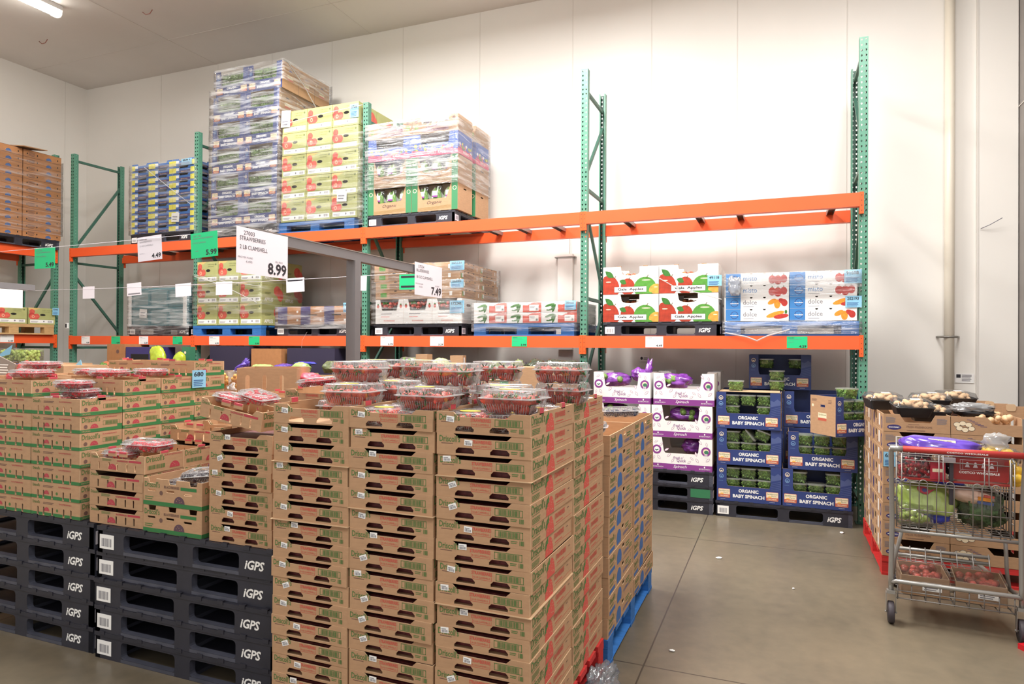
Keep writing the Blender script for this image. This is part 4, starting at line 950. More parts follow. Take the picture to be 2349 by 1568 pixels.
STK = [(9.30, -4.70, 0, -.10, 'the small clamshell at the right front corner'), (9.16, -4.46, 0, .12, 'the clamshell behind the right front one'), (9.33, -4.17, 0, .0, 'the lower rear right clamshell'), (8.93, -4.71, 0, -.04, 'the clamshell with leaves at the centre front'), (8.90, -4.50, 0, .05, 'the clamshell under the centre pair'), (8.52, -4.65, 0, .06, 'the clamshell at the left front'), (8.56, -4.38, 0, -.1, 'the clamshell behind the left front one'),
       (8.94, -4.53, 1, .02, 'the upper centre clamshell'), (9.32, -4.15, 1, -.03, 'the upper rear right clamshell'), (8.43, -4.47, 1, -.12, 'the upper left clamshell'),
       (8.60, -4.08, 0, 0, 'the lower rear clamshell'), (8.56, -4.07, 1, .05, 'the upper rear clamshell'), (8.96, -4.1, 0, 0, 'the rear middle clamshell'), (8.98, -4.12, 1, .1, 'the upper rear middle clamshell'), (8.34, -4.12, 0, .3, 'the far left lower clamshell'), (8.32, -4.11, 1, .38, 'the far left upper clamshell')]
for x, y, l, rz, nm in STK:
    z = 1.4085 + l * .0925
    CS.put((x, y, z), 'clear clamshell of strawberries, ' + nm.replace('the ', '', 1) + ' on the tall stack', 'strawberry clamshells on the tall stack', (0, 0, rz))
    fill_straw((x, y, z), rz, nm, 18)
for x, y, z, rz, nm in ((6.40, -4.2, 1.485 - .02, .3, 'nearest the right edge'), (6.05, -4.45, 1.463, .1, 'at the front left'), (5.80, -4.25, 1.463, -.1, 'at the left'), (6.12, -4.1, 1.463, .2, 'at the centre'), (5.95, -4.32, 1.51, .2, 'topmost of the pile'), (6.45, -3.95, 1.463, -.2, 'beside the far crates')):
    CR.put((x, y, z), 'flat clear clamshell of raspberries on the left stack, ' + nm, 'raspberry clamshells on the left stack', (0, 0, rz), (1.15, 1.15, 1))
for x, y, z, nm in ((6.52, -4.47, 1.366, 'lower one'), (6.48, -4.48, 1.412, 'upper one')):
    CR.put((x, y, z), 'clear clamshell of raspberries stacked on the nearest lower crates, ' + nm, None, (0, 0, .1), (1.1, 1, 1))
for i, (x, y) in enumerate(((6.42, -4.5), (6.6, -4.42))): CR.put((x, y, 1.32), 'raspberry clamshell sunk in the nearest open crate, ' + ('left', 'right')[i], None, (0, 0, 1.57))
CR.put((7.03, -4.44, 1.083), 'clear raspberry clamshell with yellow lid label on the near kraft crates', None, (0, 0, .08), (1.4, 1.2, 1.25))
CR.put((6.9, -4.5, 1.04), 'raspberry clamshell sunk in the top near kraft crate', None, (0, 0, 0))
CR.put((7.84, -4.49, 1.385), 'raspberry clamshell sliding out of the tilted crate', None, (.05, .16, -.2), (1.1, 1, 1))
CR.put((7.66, -4.48, 1.37), 'raspberry clamshell lying flat inside the tilted crate', None, (0, .15, 0), (.9, 1, 1))
CB.put((7.47, -4.47, .96), 'dark blackberry clamshell in the upper blackberry crate, raised one', None, (.1, -.1, .2), (1.1, 1.1, 1.2)); CB.put((7.32, -4.44, .90), 'blackberry clamshell low in the upper blackberry crate', None, (0, 0, 0))
CR.put((7.86, -4.02, 1.44), 'open red fruit pack resting on the far strawberry column', None, (.0, -.1, .3), (1.3, 1.3, 1))
# blueberry cartons beyond the tall stack
for r in (0, 1):
    for c in (0, 1):
        n = 10
        for k in range(n):
            UC.put((8.84 - c * .61 + J(.004), -3.72 + r * .64, .155 + k * .1055), f'kraft blueberry carton, {up_(k, n)}, {"near" if r == 0 else "far"} {"right" if c == 0 else "left"} column behind the strawberries', 'blueberry cartons behind the strawberries', (0, 0, J(.008)))
CU.put((9.26, -3.5, 1.19), 'clear blueberry clamshell in the near top carton', None, (0, 0, .2), (1.2, 1.2, 1)); CU.put((9.30, -2.85, 1.22), 'blueberry clamshell lying on the far top carton', None, (0, -.02, .5), (1.3, 1, 1))
# ---- rack, top beams
for c in (0, 1):
    for d in range(3):
        for k in range(6):
            sh = [0, .0, .015, .02, .03, .075][k]
            SBX.put((2.935 + c * .577 + sh, -.09 + d * .335, 3.29 + k * .362), f'navy spinach carton on the top beams, {up_(k, 6)}, {"right" if c else "left"} column, {["front", "middle", "rear"][d]} row', 'navy spinach cartons on the top beams', (0, 0, 0), (.972, .99, 1.018))
            if d == 0:
                for i in range(3):
                    for j in range(3):
                        TB.put((2.935 + c * .577 + sh + .14 + i * .15, .0, 3.30 + k * .362 + j * .102), f'spinach tub, {["left","middle","right"][i]} {["lower","middle","upper"][j]}, {up_(k, 6)} {"right" if c else "left"} navy carton, top beams', 'spinach tubs in the film-wrapped cartons')
for c in range(3):
    for d in range(2):
        for k in range(5):
            GB.put((4.15 + c * .402 + .004 * k, -.09 + d * .41, 3.288 + k * .294), f'green apple carton on the top beams, {up_(k, 5)}, {xn[c]} column, {"front" if d == 0 else "rear"} row', 'green apple cartons on the top beams')
for c in range(3):
    for d in range(3):
        for k in range(10):
            BY.put((1.405 + c * .409, -.09 + d * .335, 3.285 + k * .104), f'blue and yellow berry crate, {up_(k, 10)}, {xn[c]} column, {["front","middle","rear"][d]} row on the top beams', 'blue and yellow berry crates', scale=(.975, 1, 1))
for c in range(2):
    for d in range(2):
        for k in range(4):
            p, z, nm = ((OB, 3.288, 'green-edged organic salad carton, lower layer'), (OB, 3.62, 'green-edged organic salad carton, upper layer'), (KB, 3.953, 'pink-banded kale salad kit carton'), (KT, 4.23, 'kraft corn carton on top'))[k]
            p.put((5.50 + c * .628, -.09 + d * .5, z), f'{nm}, {"right" if c else "left"} {"front" if d == 0 else "rear"} position of the third bay', 'salad cartons of the third bay')
def salad_tub():
    t = thing('salad_tub', 'x', 'tub'); b = MB(); f_ = lambda s_, y: [V((x, y, z)) for x, z in rrect(-.09 * s_, .0, .09 * s_, .3, .03, 3)]
    b.loft([f_(1, 0), f_(1, .07)], CLT, True, True, True); b.build('tub_base', t)
    b = MB(); b.blob((0, .035, .14), (.08, .03, .135), SPIN, 18, 14, .3, 5, 2); o = b.build('salad_leaves', t); o['kind'] = 'stuff'
    b = MB(); b.box(-.035, -.003, .17, .035, 0, .23, PAPER); b.box(-.035, -.004, .155, .035, -.001, .175, PURP); b.build('front_label', t); return t
ST = proto(salad_tub())
for c in range(2):
    for k in range(2):
        for i in range(3): ST.put((5.50 + c * .628 + .13 + i * .18, -.075, 3.30 + k * .332), f'clear salad tub, {xn[i]}, in the {"upper" if k else "lower"} {"right" if c else "left"} green-edged carton', 'salad tubs of the third bay')
def bag(name, label, cat, loc, r, m1, m2=None, seed=0, rot=(0, 0, 0), group=None, amp=.5, tail=0, knot=None):
    """crumpled bag: noisy body, gathered neck, contents bulging"""
    t = thing(name, label, cat, loc, rot, group); b = MB()
    nu, nv = 40, 26; vs = []
    for j in range(nv + 1):
        th_ = pi * j / nv
        for i in range(nu):
            a = 2 * pi * i / nu; d = V((sin(th_) * cos(a), sin(th_) * sin(a), cos(th_))); sd = V((seed * 3.1, seed * 1.7, 0))
            k = 1 + amp * .4 * noise.noise(d * 2 + sd) + amp * .34 * (abs(noise.noise(d * 4.2 + sd)) - .25) + amp * .12 * noise.noise(d * 11 + sd)
            k2 = abs(cos(a)) ** .35 * (1 if d.x > 0 else -1)
            vs.append(V((r[0] * (d.x * .55 + .45 * math.copysign(abs(d.x) ** .5, d.x)), d.y * r[1], r[2] + max(-r[2] * .98, d.z * r[2] * k))) + V((d.x * r[0], d.y * r[1], 0)) * (k - 1))
    b.add(vs, [(j * nu + i, (j + 1) * nu + i, (j + 1) * nu + (i + 1) % nu, j * nu + (i + 1) % nu) for j in range(nv) for i in range(nu)], m1, True)
    o = b.build('bag_body', t)
    if tail:
        b = MB(); b.blob((r[0] * .8, 0, r[2] * 1.6), (r[0] * .45, r[1] * .35, tail), m1, 12, 9, .9, 3, seed + 5); b.build('gathered_neck', t)
    if m2:
        b = MB(); rr = random.Random(seed)
        for i in range(9): b.blob((rr.uniform(-.7, .7) * r[0], rr.uniform(-.6, .2) * r[1] - r[1] * .3, r[2] * rr.uniform(.7, 1.5)), min(r) * rr.uniform(.35, .5), m2, 9, 7, .2, 2, i)
        o = b.build('contents', t); o['kind'] = 'stuff'
    return t
PGR = mat('purple_green_bag', (112, 52, 138), .3, var=.6, scale=7, rgb2=(146, 164, 92), bump=.5, coat=.4)
BAGV = mat('violet_film', (96, 70, 170), .25, var=.3, scale=20, bump=.5, coat=.5)
for c in range(2):
    for i in range(3): bag('purple_bag', f'purple and green bag showing over the third bay cartons, {xn[i]} in the {"right" if c else "left"} carton', 'bag', (5.49 + c * .628 + .18 + i * .13, .04, 4.25), (.075, .1, .08), PGR, None, c * 3 + i, group='bags in the top kraft cartons')
# ---- rack, lower beams
TEAL = mat('teal_plastic', (66, 128, 138), .45, var=.1, scale=6)
for c in range(3):
    for k in range(2):
        t = thing('teal_bin', f'teal bin under cloudy film on the lower beams, {"upper" if k else "lower"} {xn[c]} one', 'bin', (1.41 + c * .372, -.08, ZL1 + .145 + k * .28), group='teal bins under film')
        b = MB(); b.box(0, 0, 0, .365, .9, .27, TEAL); b.build('bin_body', t); b = MB(); b.box(-.002, -.006, .24, .367, .906, .275, TEAL); b.build('rim', t)
        b = MB(); b.panel(FR(.03, -.002, .03), rect(0, 0, .305, .19), .006, mat('pale_teal_panel', (128, 156, 160), .5)); b.build('end_panel', t)
for x, nm in ((1.40, 'left'), (2.49, 'right')):
    b = MB(); b.box(-.03, -.012, .14 + ZL1, .03, .0, ZL1 + .66, PAPER); b.build('corner_board', loc=(x - .1, -.01, 0), label=f'white cardboard corner post at the {nm} edge of the teal block', cat='corner board')
for c in range(3):
    for d in range(2):
        for k in range(3):
            GB.put((2.695 + c * .389, -.09 + d * .41, ZL1 + .1475 + k * .298), f'green apple carton on the lower beams, {up_(k, 3)}, {xn[c]} column, {"front" if d == 0 else "rear"} row', 'green apple cartons on the lower beams', scale=(.955, 1, 1.02))
for c in range(3): 
    for d in range(2): NK.put((4.11 + c * .374, -.09 + d * .505, ZL1 + .1475), f'low navy and kraft carton under film, {xn[c]} {"front" if d == 0 else "rear"} one', 'navy and kraft cartons')
for c in range(3):
    for d in range(2): TM.put((5.62 + c * .4, -.09 + d * .42, ZL1 + .1475), f'white tomato carton on the lower beams, {xn[c]} {"front" if d == 0 else "rear"} one', 'white tomato cartons')
for k in range(4):
    for d in range(2): FB.put((5.60 + [.02, .02, 0, 0][k], -.09 + d * .56, ZL1 + .45 + k * .1085), f'wide flat kraft carton above the tomatoes, {up_(k, 4)}, {"front" if d == 0 else "rear"} one', 'flat kraft cartons above the tomatoes')
for c in range(3):
    for d in range(2):
        for k in range(2): VB.put((6.955 + c * .419, -.09 + d * .41, ZL1 + .1475 + k * .118), f'white and red vegetable carton, {"upper" if k else "lower"} {xn[c]} {"front" if d == 0 else "rear"} one', 'white and red vegetable cartons')
for c in range(2):
    for d in range(2):
        for k in range(2):
            GA.put((8.485 + c * .604, -.09 + d * .42, ZL1 + .1475 + k * .298), f'Gala apple carton with painted fruit, {"upper" if k else "lower"} {"right" if c else "left"} {"front" if d == 0 else "rear"} one', 'Gala apple cartons')
            if d == 0:
                for i in range(5):
                    b = MB(); f2 = lambda d_: V((d_.x, d_.y, d_.z * (1 - .18 * math.exp(-(d_.x ** 2 + d_.y ** 2) * 12))))
                    b.blob((0, 0, .033), .036, mat('gala_apple_skin', (176, 66, 52), .3, var=.35, scale=24, rgb2=(214, 150, 88), coat=.3), 14, 10, .05, 1, i, f2); t = thing('apple', f'red apple in the notch of the {"upper" if k else "lower"} {"right" if c else "left"} apple carton, {NTH[i].replace("lowest", "first")} from left', 'apple', (8.485 + c * .604 + .19 + i * .062 - .02, .03 + (i % 2) * .03, ZL1 + .1475 + k * .298 + .175), (.3 * i, .2, i), 'apples in the notches')
                    b.build('fruit', t); b = MB(); b.tube([(0, 0, .058), (.003, 0, .078)], .0015, mat('stem_brown_print', (96, 84, 36), .5), 4); b.build('stem', t)
        for k in range(4):
            kd = [[2, 1], [1, 2], [0, 0], [0, 0]][k][c]
            PT[kd].put((9.75 + c * .598, -.09 + d * .42, ZL1 + .148 + k * .1195), f'{"dolce" if k < 2 else "misto"} pepper tray with azure end, {["lowest", "second", "third", "topmost"][k]} layer, {"right" if c else "left"} {"front" if d == 0 else "rear"} one', 'pepper trays', scale=(.99, 1, 1))
# ---- left wall rack (fronts face +X)
for c, y in enumerate((-.60, -1.18)):
    for k in range(12):
        for d in range(2): BB.put((RX + .09 - d * .34, y, ZL2 + .125 + k * .1085), f'brown blue-domed carton on the left wall rack, {up_(k, 12)}, {"far" if c == 0 else "near"} {"front" if d == 0 else "rear"} column', 'brown cartons on the left wall rack', (0, 0, pi / 2))
for c, y in enumerate((-.50, -.92)): GB.put((RX + .08, y, ZL1 + .172), f'green apple carton on the raw wooden pallet at far left, {["right", "left"][c]} one', 'green apple cartons at far left', (0, 0, pi / 2), (1, 1, .85))
b = MB(); b.box(-.35, -.2, 0, .3, .2, .012, CARD, rot=(.1, .08, .2)); b.build('cardboard_sheet', loc=(RX - .1, -.55, ZL2 + 1.47), label='bent cardboard sheet lying on top of the brown carton stack', cat='cardboard')
# ---- floor level of the last bay
for k in range(3):
    PBX.put((9.037 + (.018 if k == 2 else 0), -.21, .4205 + k * .327), f'white leafy greens carton with purple band, {["lowest", "middle", "topmost"][k]} of the right column', 'purple-banded cartons')
for k in range(3):
    PBX.put((8.425, -.21, .4205 + k * .327), f'white leafy greens carton with purple band, {["lowest", "middle", "topmost"][k]} of the left column', 'purple-banded cartons')
PBX.put((9.03, .25, 1.08), 'white carton with purple band behind the topmost right one', 'purple-banded cartons', scale=(1.08, 1, 1))
for x, z, s_, nm in ((8.62, 1.24, 1, 'in the topmost left purple-banded carton'), (9.25, 1.24, 2, 'in the topmost right purple-banded carton'), (9.37, .9, 3, 'in the middle right purple-banded carton'), (9.45, .58, 4, 'in the lowest right purple-banded carton'), (8.62, .91, 5, 'in the middle left purple-banded carton')):
    bag('spinach_bag', 'purple film bag of spinach ' + nm, 'bag', (x, -.06, z), (.17 if z > .6 else .13, .09, .075), PURPB, SPIN if z > .8 else None, s_, (0, 0, .1 * s_), tail=.0)
bag('spinach_bag', 'crumpled purple bag sticking up from the topmost left carton', 'bag', (8.86, -.05, 1.30), (.09, .07, .07), PURPB, None, 8, (0, .3, 0), tail=.13)
NV = 'navy organic spinach carton on the floor pallet, '
NVs = [((9.682, -.205, .155), 0, 'lowest of the left column'), ((9.682, -.205, .513), 0, 'middle of the left column'), ((9.675, -.205, .871), -.03, 'topmost of the left column'), ((10.285, -.205, .155), 0, 'lowest of the right column'), ((10.335, -.205, .513), 0, 'middle of the right column')]
for i, (p, rz, nm) in enumerate(NVs):
    SBX.put(p, NV + nm, 'navy spinach cartons on the floor', (0, 0, rz), (1, 1.0, 1.0))
    for r_ in range(3):
        for j in range(3):
            if (i, r_, j) in ((3, 1, 2), (1, 2, 2), (1, 1, 2), (2, 1, 1)): continue
            TB.put((p[0] + .145 + r_ * .152, -.118, p[2] + .006 + j * .108), f'clear spinach tub, {xn[r_]} {["lower", "middle", "upper"][j]}, {nm.replace(" of the", " carton of the")}', 'spinach tubs in the floor cartons', (0, 0, J(.05)), (1, 1, 1.08))
TB.put((9.93, -.12, .76), 'spinach tub tipped on its side in the middle left navy carton', None, (.2, .9, 0)); TB.put((10.08, -.13, .765), 'spinach tub leaning above the others in the middle left navy carton', None, (.15, .35, .2))
SBX.put((10.64, -.31, .873), 'navy spinach carton turned sideways on top of the right column, kraft end forward', None, (0, 0, pi / 2 * .0 + .0), (1, 1, 1)) if 0 else None
t_ = SBX.put((10.72, -.53, .873), 'navy spinach carton turned askew on top of the right column', 'navy spinach cartons on the floor', (0, 0, .62), (.9, 1, 1))
for a, bb, z in ((.15, .1, .01), (.31, .1, .01), (.15, .1, .115), (.31, .1, .115), (.15, .1, .22), (.31, .1, .22), (.2, .1, .33)):
    q = Matrix.Rotation(.62, 3, 'Z') @ V((a, bb, 0)); TB.put((10.72 + q.x, -.53 + q.y, .873 + z), 'spinach tub stacked in the askew navy carton, ' + ('highest one' if z > .3 else ('upper' if z > .2 else 'middle' if z > .1 else 'lower') + (' left' if a < .2 else ' right')), 'tubs in the askew carton', (0, 0, .62))
SBX.put((9.96, .28, 1.236), 'lone dark navy spinach carton standing highest behind the others')
for x, z in ((10.13, 1.24), (10.41, 1.24)): TB.put((x, .37, z + .21), 'spinach tub in the lone rear navy carton, ' + ('left' if x < 10.2 else 'right'), None)
TB.put((10.23, .16, 1.236), 'spinach tub standing free before the rear navy carton', None, (0, 0, .1)); TB.put((10.23, .16, 1.336), 'upper spinach tub of the free-standing pair', None)
for x, cnm in ((9.70, 'left'), (10.30, 'right')):
    for k in range(3): SBX.put((x, .135, .155 + k * .36), f'navy spinach carton behind the front {cnm} column, {["lowest", "middle", "topmost"][k]} one', 'navy spinach cartons of the second row')
b = MB(); b.box(0, 0, 0, .56, .3, .004, CARDI); b.build('cardboard_sheet', loc=(9.70, -.19, 1.228), label='kraft sheet lying on the topmost left navy spinach carton', cat='cardboard')
TB.put((9.85, -.04, 1.234), 'single spinach tub on top of the left navy column', None)
# ---- produce display in front of the rack
def deep_box():
    W, D, H = .575, .42, .29; t = thing('produce_carton', 'x', 'carton')
    b, f_, r_, l_, k_ = tray(W, D, H, notch(W, H, .14, .43, .05), (), None, [rrect(.17, .2, .25, .225, .008, 2)]); b.lines(f_, .1, .05, .4, .12, 3, BRNP); b.text(f_, 'PRODUCE OF USA', .14, .17, w=.25, h=.018, mt=BRNP) if 0 else None
    b.build('carton_body', t); return t
DB = proto(deep_box())
for i in range(10):
    x = 2.35 + i * .592
    for k in range(4): DB.put((x, -.62 + J(.02), .145 + k * .292), f'kraft produce carton under the rack, {up_(k, 4)}, place {["one", "two", "three", "four", "five", "six", "seven", "eight", "nine", "ten"][i]} counted from the left upright', 'produce cartons under the rack')
for x0 in (2.35, 3.53, 4.72, 5.9, 7.1): P_PL.put((x0, -.64, 0), f'black plastic pallet under the produce cartons near x {x0:.0f} metres'.replace(f' near x {x0:.0f} metres', {2.35: ' at their left end', 3.53: ', second along', 4.72: ', third along', 5.9: ', fourth along', 7.1: ' at their right end'}[x0]), 'pallets under the produce cartons', scale=(.96, .5, 1))
CAB = mat('cabbage_leaf', (206, 214, 150), .5, var=.15, scale=9, bump=.3); CUC = mat('green_squash_skin', (96, 132, 62), .4, var=.3, scale=14)
for x, y, z, r, nm in ((6.73, -.45, 1.345, .095, 'larger left one'), (6.92, -.42, 1.33, .08, 'smaller right one')):
    t = thing('cabbage', f'pale green cabbage under the third bay, {nm}', 'cabbage', (x, y, z), group='cabbages'); b = MB(); b.blob((0, 0, r * .9), (r, r, r * .9), CAB, 20, 14, .12, 2.5, int(x * 7)); b.build('head', t)
    b = MB()
    for a in (0, 1.3, 2.6, 3.9, 5.2): b.blob((cos(a) * r * .25, sin(a) * r * .25, r * 1.0), (r * .86, r * .86, r * .86), CAB, 14, 9, .25, 1.6, int(a * 9))
    b.build('outer_leaves', t)
for x, z, nm, s_ in ((6.0, 1.35, 'leftmost', 1), (6.13, 1.33, 'second', 2), (6.31, 1.42, 'upper big one', 3), (6.42, 1.34, 'right one', 4), (6.2, 1.33, 'low middle one', 5)):
    bag('vegetable_bag', f'purple and green bag of vegetables under the third bay, {nm}', 'bag', (x, -.42, z), (.13 if s_ == 3 else .085, .08, .055), PGR, CUC, s_, (0, .2 * (s_ - 3), 0), 'vegetable bags')
for x, z, rx, nm in ((7.3, 1.33, .18, 'left'), (7.55, 1.33, .14, 'right')): bag('vegetable_bag', f'dark purple bag of greens under the third bay, {nm} one', 'bag', (x, -.42, z), (rx, .1, .08), PGR, None, int(x * 10), tail=.06 if x > 7.4 else 0)
DKB = mat('dark_green_film', (54, 60, 44), .25, var=.5, scale=12, bump=.6, coat=.5)
for x, nm in ((7.86, 'left'), (8.05, 'middle'), (8.22, 'right')): bag('salad_bag', f'dark glossy bag of greens beside the fourth upright, {nm} one', 'bag', (x, -.42, 1.325), (.11, .1, .1), DKB, None, int(x * 10))
def simple(name, lb, cat, loc, sz, m, rot=(0, 0, 0), pr=None, part='body'):
    t = box_carton(name, sz[0], sz[1], sz[2], m, pr, cat, part, None); t.location = loc; t.rotation_euler = rot; t['label'] = lb; return t
def holes3(b, f_, r_, l_, W, D, H):
    for i in range(3): b.flat(f_, rrect(W * (.12 + i * .3), H * .12, W * (.2 + i * .3), H * .85, .008, 3), DARKIN, .0008)
simple('kraft_carton', 'small upright kraft carton between vegetable bags and cabbages', 'carton', (6.56, -.72, 1.3), (.14, .12, .27), CARD)
simple('kraft_carton', 'upright kraft carton with brown round mark and white label, right of the cabbages', 'carton', (6.99, -.74, 1.3), (.14, .14, .26), CARD, (0, 0, .2), lambda b, f_, r_, l_, W, D, H: (b.flat(f_, ell(W * .5, H * .55, .032, .032, 14), BRNP), b.flat(r_, rect(.03, H * .7, .09, H * .92), PAPER)))
simple('kraft_carton', 'green-edged kraft carton behind the right clamshells', 'carton', (7.70, -1.05, 1.05), (.62, .4, .41), CARD, (0, 0, 0), lambda b, f_, r_, l_, W, D, H: (b.flat(f_, rect(0, 0, .09, H), MATS['forest_green_print']), b.flat(f_, ell(.045, H * .75, .022, .022, 12), CREAM, .0012)))
simple('kraft_carton', 'carton base under the green-edged kraft carton', 'carton', (7.70, -1.05, .0), (.62, .4, 1.045), CARD)
simple('kraft_carton', 'brown carton on the floor stack at the left of the first bay', 'carton', (1.20, -.3, 1.3), (.36, .4, .36), KD, pr=lambda b, f_, r_, l_, W, D, H: (b.flat(f_, ell(W * .6, H * .7, .03, .03, 10), BRNP), b.flat(f_, [(.1, .0), (.34, .05), (.34, .16), (.2, .12)], mat('sage_print', (140, 148, 120), .5))))
simple('navy_carton', 'dark navy carton next to the brown one under the first bay', 'carton', (1.58, -.3, 1.3), (.5, .4, .32), NAVYD, pr=lambda b, f_, r_, l_, W, D, H: (b.flat(f_, rect(.1, .04, .45, .22), DARKIN), b.lines(f_, .03, .05, .07, .2, 3, CREAM)))
simple('green_carton', 'small dark green carton beside the lime chip bags', 'carton', (2.70, -.34, 1.3), (.14, .1, .33), mat('deep_green_print', (60, 120, 92), .5), pr=lambda b, f_, r_, l_, W, D, H: b.flat(f_, ell(.06, .25, .02, .02, 10), CREAM))
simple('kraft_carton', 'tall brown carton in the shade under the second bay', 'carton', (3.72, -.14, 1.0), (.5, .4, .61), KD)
simple('carton_block', 'kraft carton block carrying the cartons under the first bay', 'carton', (1.18, -.32, .0), (1.15, .42, 1.295), KD)
simple('navy_carton', 'navy carton darkened for shade under the second bay, left of the brown one', 'carton', (2.95, -.1, 1.0), (.7, .4, .64), mat('shadow_navy', (48, 42, 66), .7))  # both navy cartons have the shade under the rack put into their colour
simple('navy_carton', 'navy carton darkened for shade under the second bay, right of the brown one', 'carton', (4.28, -.1, 1.0), (.75, .4, .62), mat('shadow_navy', (48, 42, 66), .7))
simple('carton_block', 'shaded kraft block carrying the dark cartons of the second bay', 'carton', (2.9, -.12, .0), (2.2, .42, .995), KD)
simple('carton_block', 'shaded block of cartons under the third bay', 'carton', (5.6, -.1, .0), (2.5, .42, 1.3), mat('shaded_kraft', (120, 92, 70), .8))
LIME = mat('lime_film', (186, 206, 58), .25, var=.25, scale=10, bump=.6, coat=.6)
bag('lettuce_bag', 'bright lime green bag standing up under the first bay, left one', 'bag', (2.50, -.5, 1.31), (.13, .06, .17), LIME, None, 3, (0, -.3, 0), amp=.3)
bag('lettuce_bag', 'bright lime green bag standing up under the first bay, right one', 'bag', (2.77, -.48, 1.31), (.09, .06, .13), LIME, None, 6, (0, .3, 0), amp=.3)
bag('squash_bag', 'clear bag with orange and green vegetables left of the raspberry crates', 'bag', (1.78, -.7, 1.28), (.11, .1, .07), mat('orange_veg', (190, 112, 80), .4, var=.3, scale=20), LEAF, 3)
bag('celery_bag', 'blue and green bag of celery hearts under the second bay', 'bag', (4.24, -.5, 1.33), (.15, .1, .045), mat('pale_green_bag', (170, 200, 120), .3, var=.2, scale=14, bump=.3), None, 4)
bag('violet_bag', 'violet bag with a raised end under the second bay', 'bag', (3.92, -.5, 1.34), (.12, .07, .04), BAGV, None, 5, (0, -.5, 0), tail=.04)
bag('violet_bag', 'violet bag lying between the green bags under the second bay', 'bag', (4.55, -.45, 1.34), (.15, .09, .045), BAGV, None, 6)
bag('lettuce_bag', 'blue-topped bag of pale green lettuce under the second bay', 'bag', (4.84, -.5, 1.31), (.12, .1, .07), mat('pale_green_bag', (170, 200, 120), .3), None, 7)
bag('violet_bag', 'bright blue film bag on top of the pale lettuce bag', 'bag', (4.84, -.43, 1.415), (.15, .08, .022), mat('blue_film', (56, 70, 190), .25, bump=.5, var=.2, coat=.5), None, 8)
bag('herb_bag', 'dark leafy bag just left of the top strawberry clamshells', 'bag', (5.2, -.4, 1.32), (.1, .09, .075), mat('dim_leaf_bag', (112, 120, 84), .4, var=.4, scale=14, bump=.6), None, 9)
# mid-ground cartons between the displays
t = tray(.42, .40, .30, None, [rrect(x, .05, x + .03, .25, .014, 3) for x in (.06, .18, .30)]); o_ = thing('slotted_carton', 'tall open kraft carton with three vertical slots behind the blackberries', 'carton', (6.66, -3.42, 1.2), (0, 0, .45)); t[0].build('carton_body', o_)
bag('pineapple_pack', 'yellow fruit and pink pouch showing inside the slotted carton', 'fruit pack', (6.95, -3.05, 1.36), (.14, .1, .05), mat('pink_pouch', (222, 92, 110), .35, var=.2, scale=18, bump=.3), None, 2)
for i, (x, y, z, nm) in enumerate(((6.62, -3.45, .905, 'upper'), (6.62, -3.45, .61, 'middle'), (6.62, -3.45, .315, 'lower'), (6.62, -3.45, .145 - .125, 'lowest'))):
    DB.put((x, y, z), f'kraft produce carton beneath the slotted carton, {nm} one', 'cartons beneath the slotted one', scale=(1.15, 1.1, 1))
for k in range(4): DB.put((5.95, -3.25, .143 + k * .292), f'kraft produce carton beneath the peach tub, {up_(k, 4)}', 'cartons beneath the peach tub')
for x, nm in ((6.15, 'left'), (6.32, 'right')):
    t = thing('peach_tub', f'clear tub of orange fruit chunks beyond the raspberry crates, {nm} one', 'tub', (x, -3.05, 1.312), group='tubs of orange fruit'); b = MB(); W = .13
    b.loft([[V((px_, py_, zz)) for px_, py_ in rrect(-W / 2 * s_, -W / 2 * s_, W / 2 * s_, W / 2 * s_, .02, 3)] for s_, zz in ((.85, 0), (1, .14), (1.03, .141), (1.03, .15))], CL, True, True, True); b.build('tub_base', t)
    b = MB(); rr = random.Random(int(x * 9)); pm = mat('peach_flesh', (244, 178, 84), .4, var=.15, scale=20)
    for i in range(36): b.blob((rr.uniform(-.042, .042), rr.uniform(-.042, .042), rr.uniform(.015, .12)), rr.uniform(.014, .022), pm, 7, 5, .3, 3, i)
    o_ = b.build('fruit_chunks', t); o_['kind'] = 'stuff'
simple('carton_block', 'kraft carton block at the far left carrying the red foil bag', 'carton', (3.2, -3.2, 0), (.9, .45, 1.335), CARD)
simple('carton_block', 'kraft carton block carrying the clear vegetable bag', 'carton', (1.6, -.85, 0), (.5, .4, 1.285), CARD)
# left background display: grapes, magazines, boxes
for k in range(4): simple('kraft_carton', f'flat kraft carton beyond the raspberry stack, {up_(k, 4)}', 'carton', (2.3, -2.3, 1.06 + k * .092), (.9, .5, .09), CARD)
simple('carton_block', 'navy-edged carton block beyond the raspberry stack', 'carton', (.9, -1.75, 0), (1.3, .5, 1.42), CARD, pr=lambda b, f_, r_, l_, W, D, H: b.flat(f_, rect(0, H - .08, W, H), NAVYD))
simple('carton_block', 'kraft carton block carrying the flat cartons', 'carton', (2.3, -2.3, 0), (.9, .5, 1.055), CARD)
GRP = mat('green_grape_skin', (176, 196, 96), .3, var=.15, scale=30, coat=.4)
def grapes(W, D, H, n, r, seed):
    b = MB(); rr = random.Random(seed)
    for i in range(n): b.blob((rr.uniform(-W / 2, W / 2), rr.uniform(-D / 2, D / 2), rr.uniform(r, H)), r * rr.uniform(.85, 1.1), GRP, 9, 7)
    return b
for x, nm in ((1.12, 'left'), (1.42, 'right')):
    t = thing('grape_clamshell', f'clear box of green grapes under the left wall rack, {nm} one', 'clamshell', (x, -1.55, 1.43), group='green grape boxes'); o_ = grapes(.24, .18, .14, 120, .022, 3).build('green_grapes', t); o_['kind'] = 'stuff'
    b = MB(); b.loft([[V((px_, py_, zz)) for px_, py_ in rrect(-.15, -.12, .15, .12, .02, 3)] for zz in (0, .17)], CL, True, True); b.build('clear_box', t)
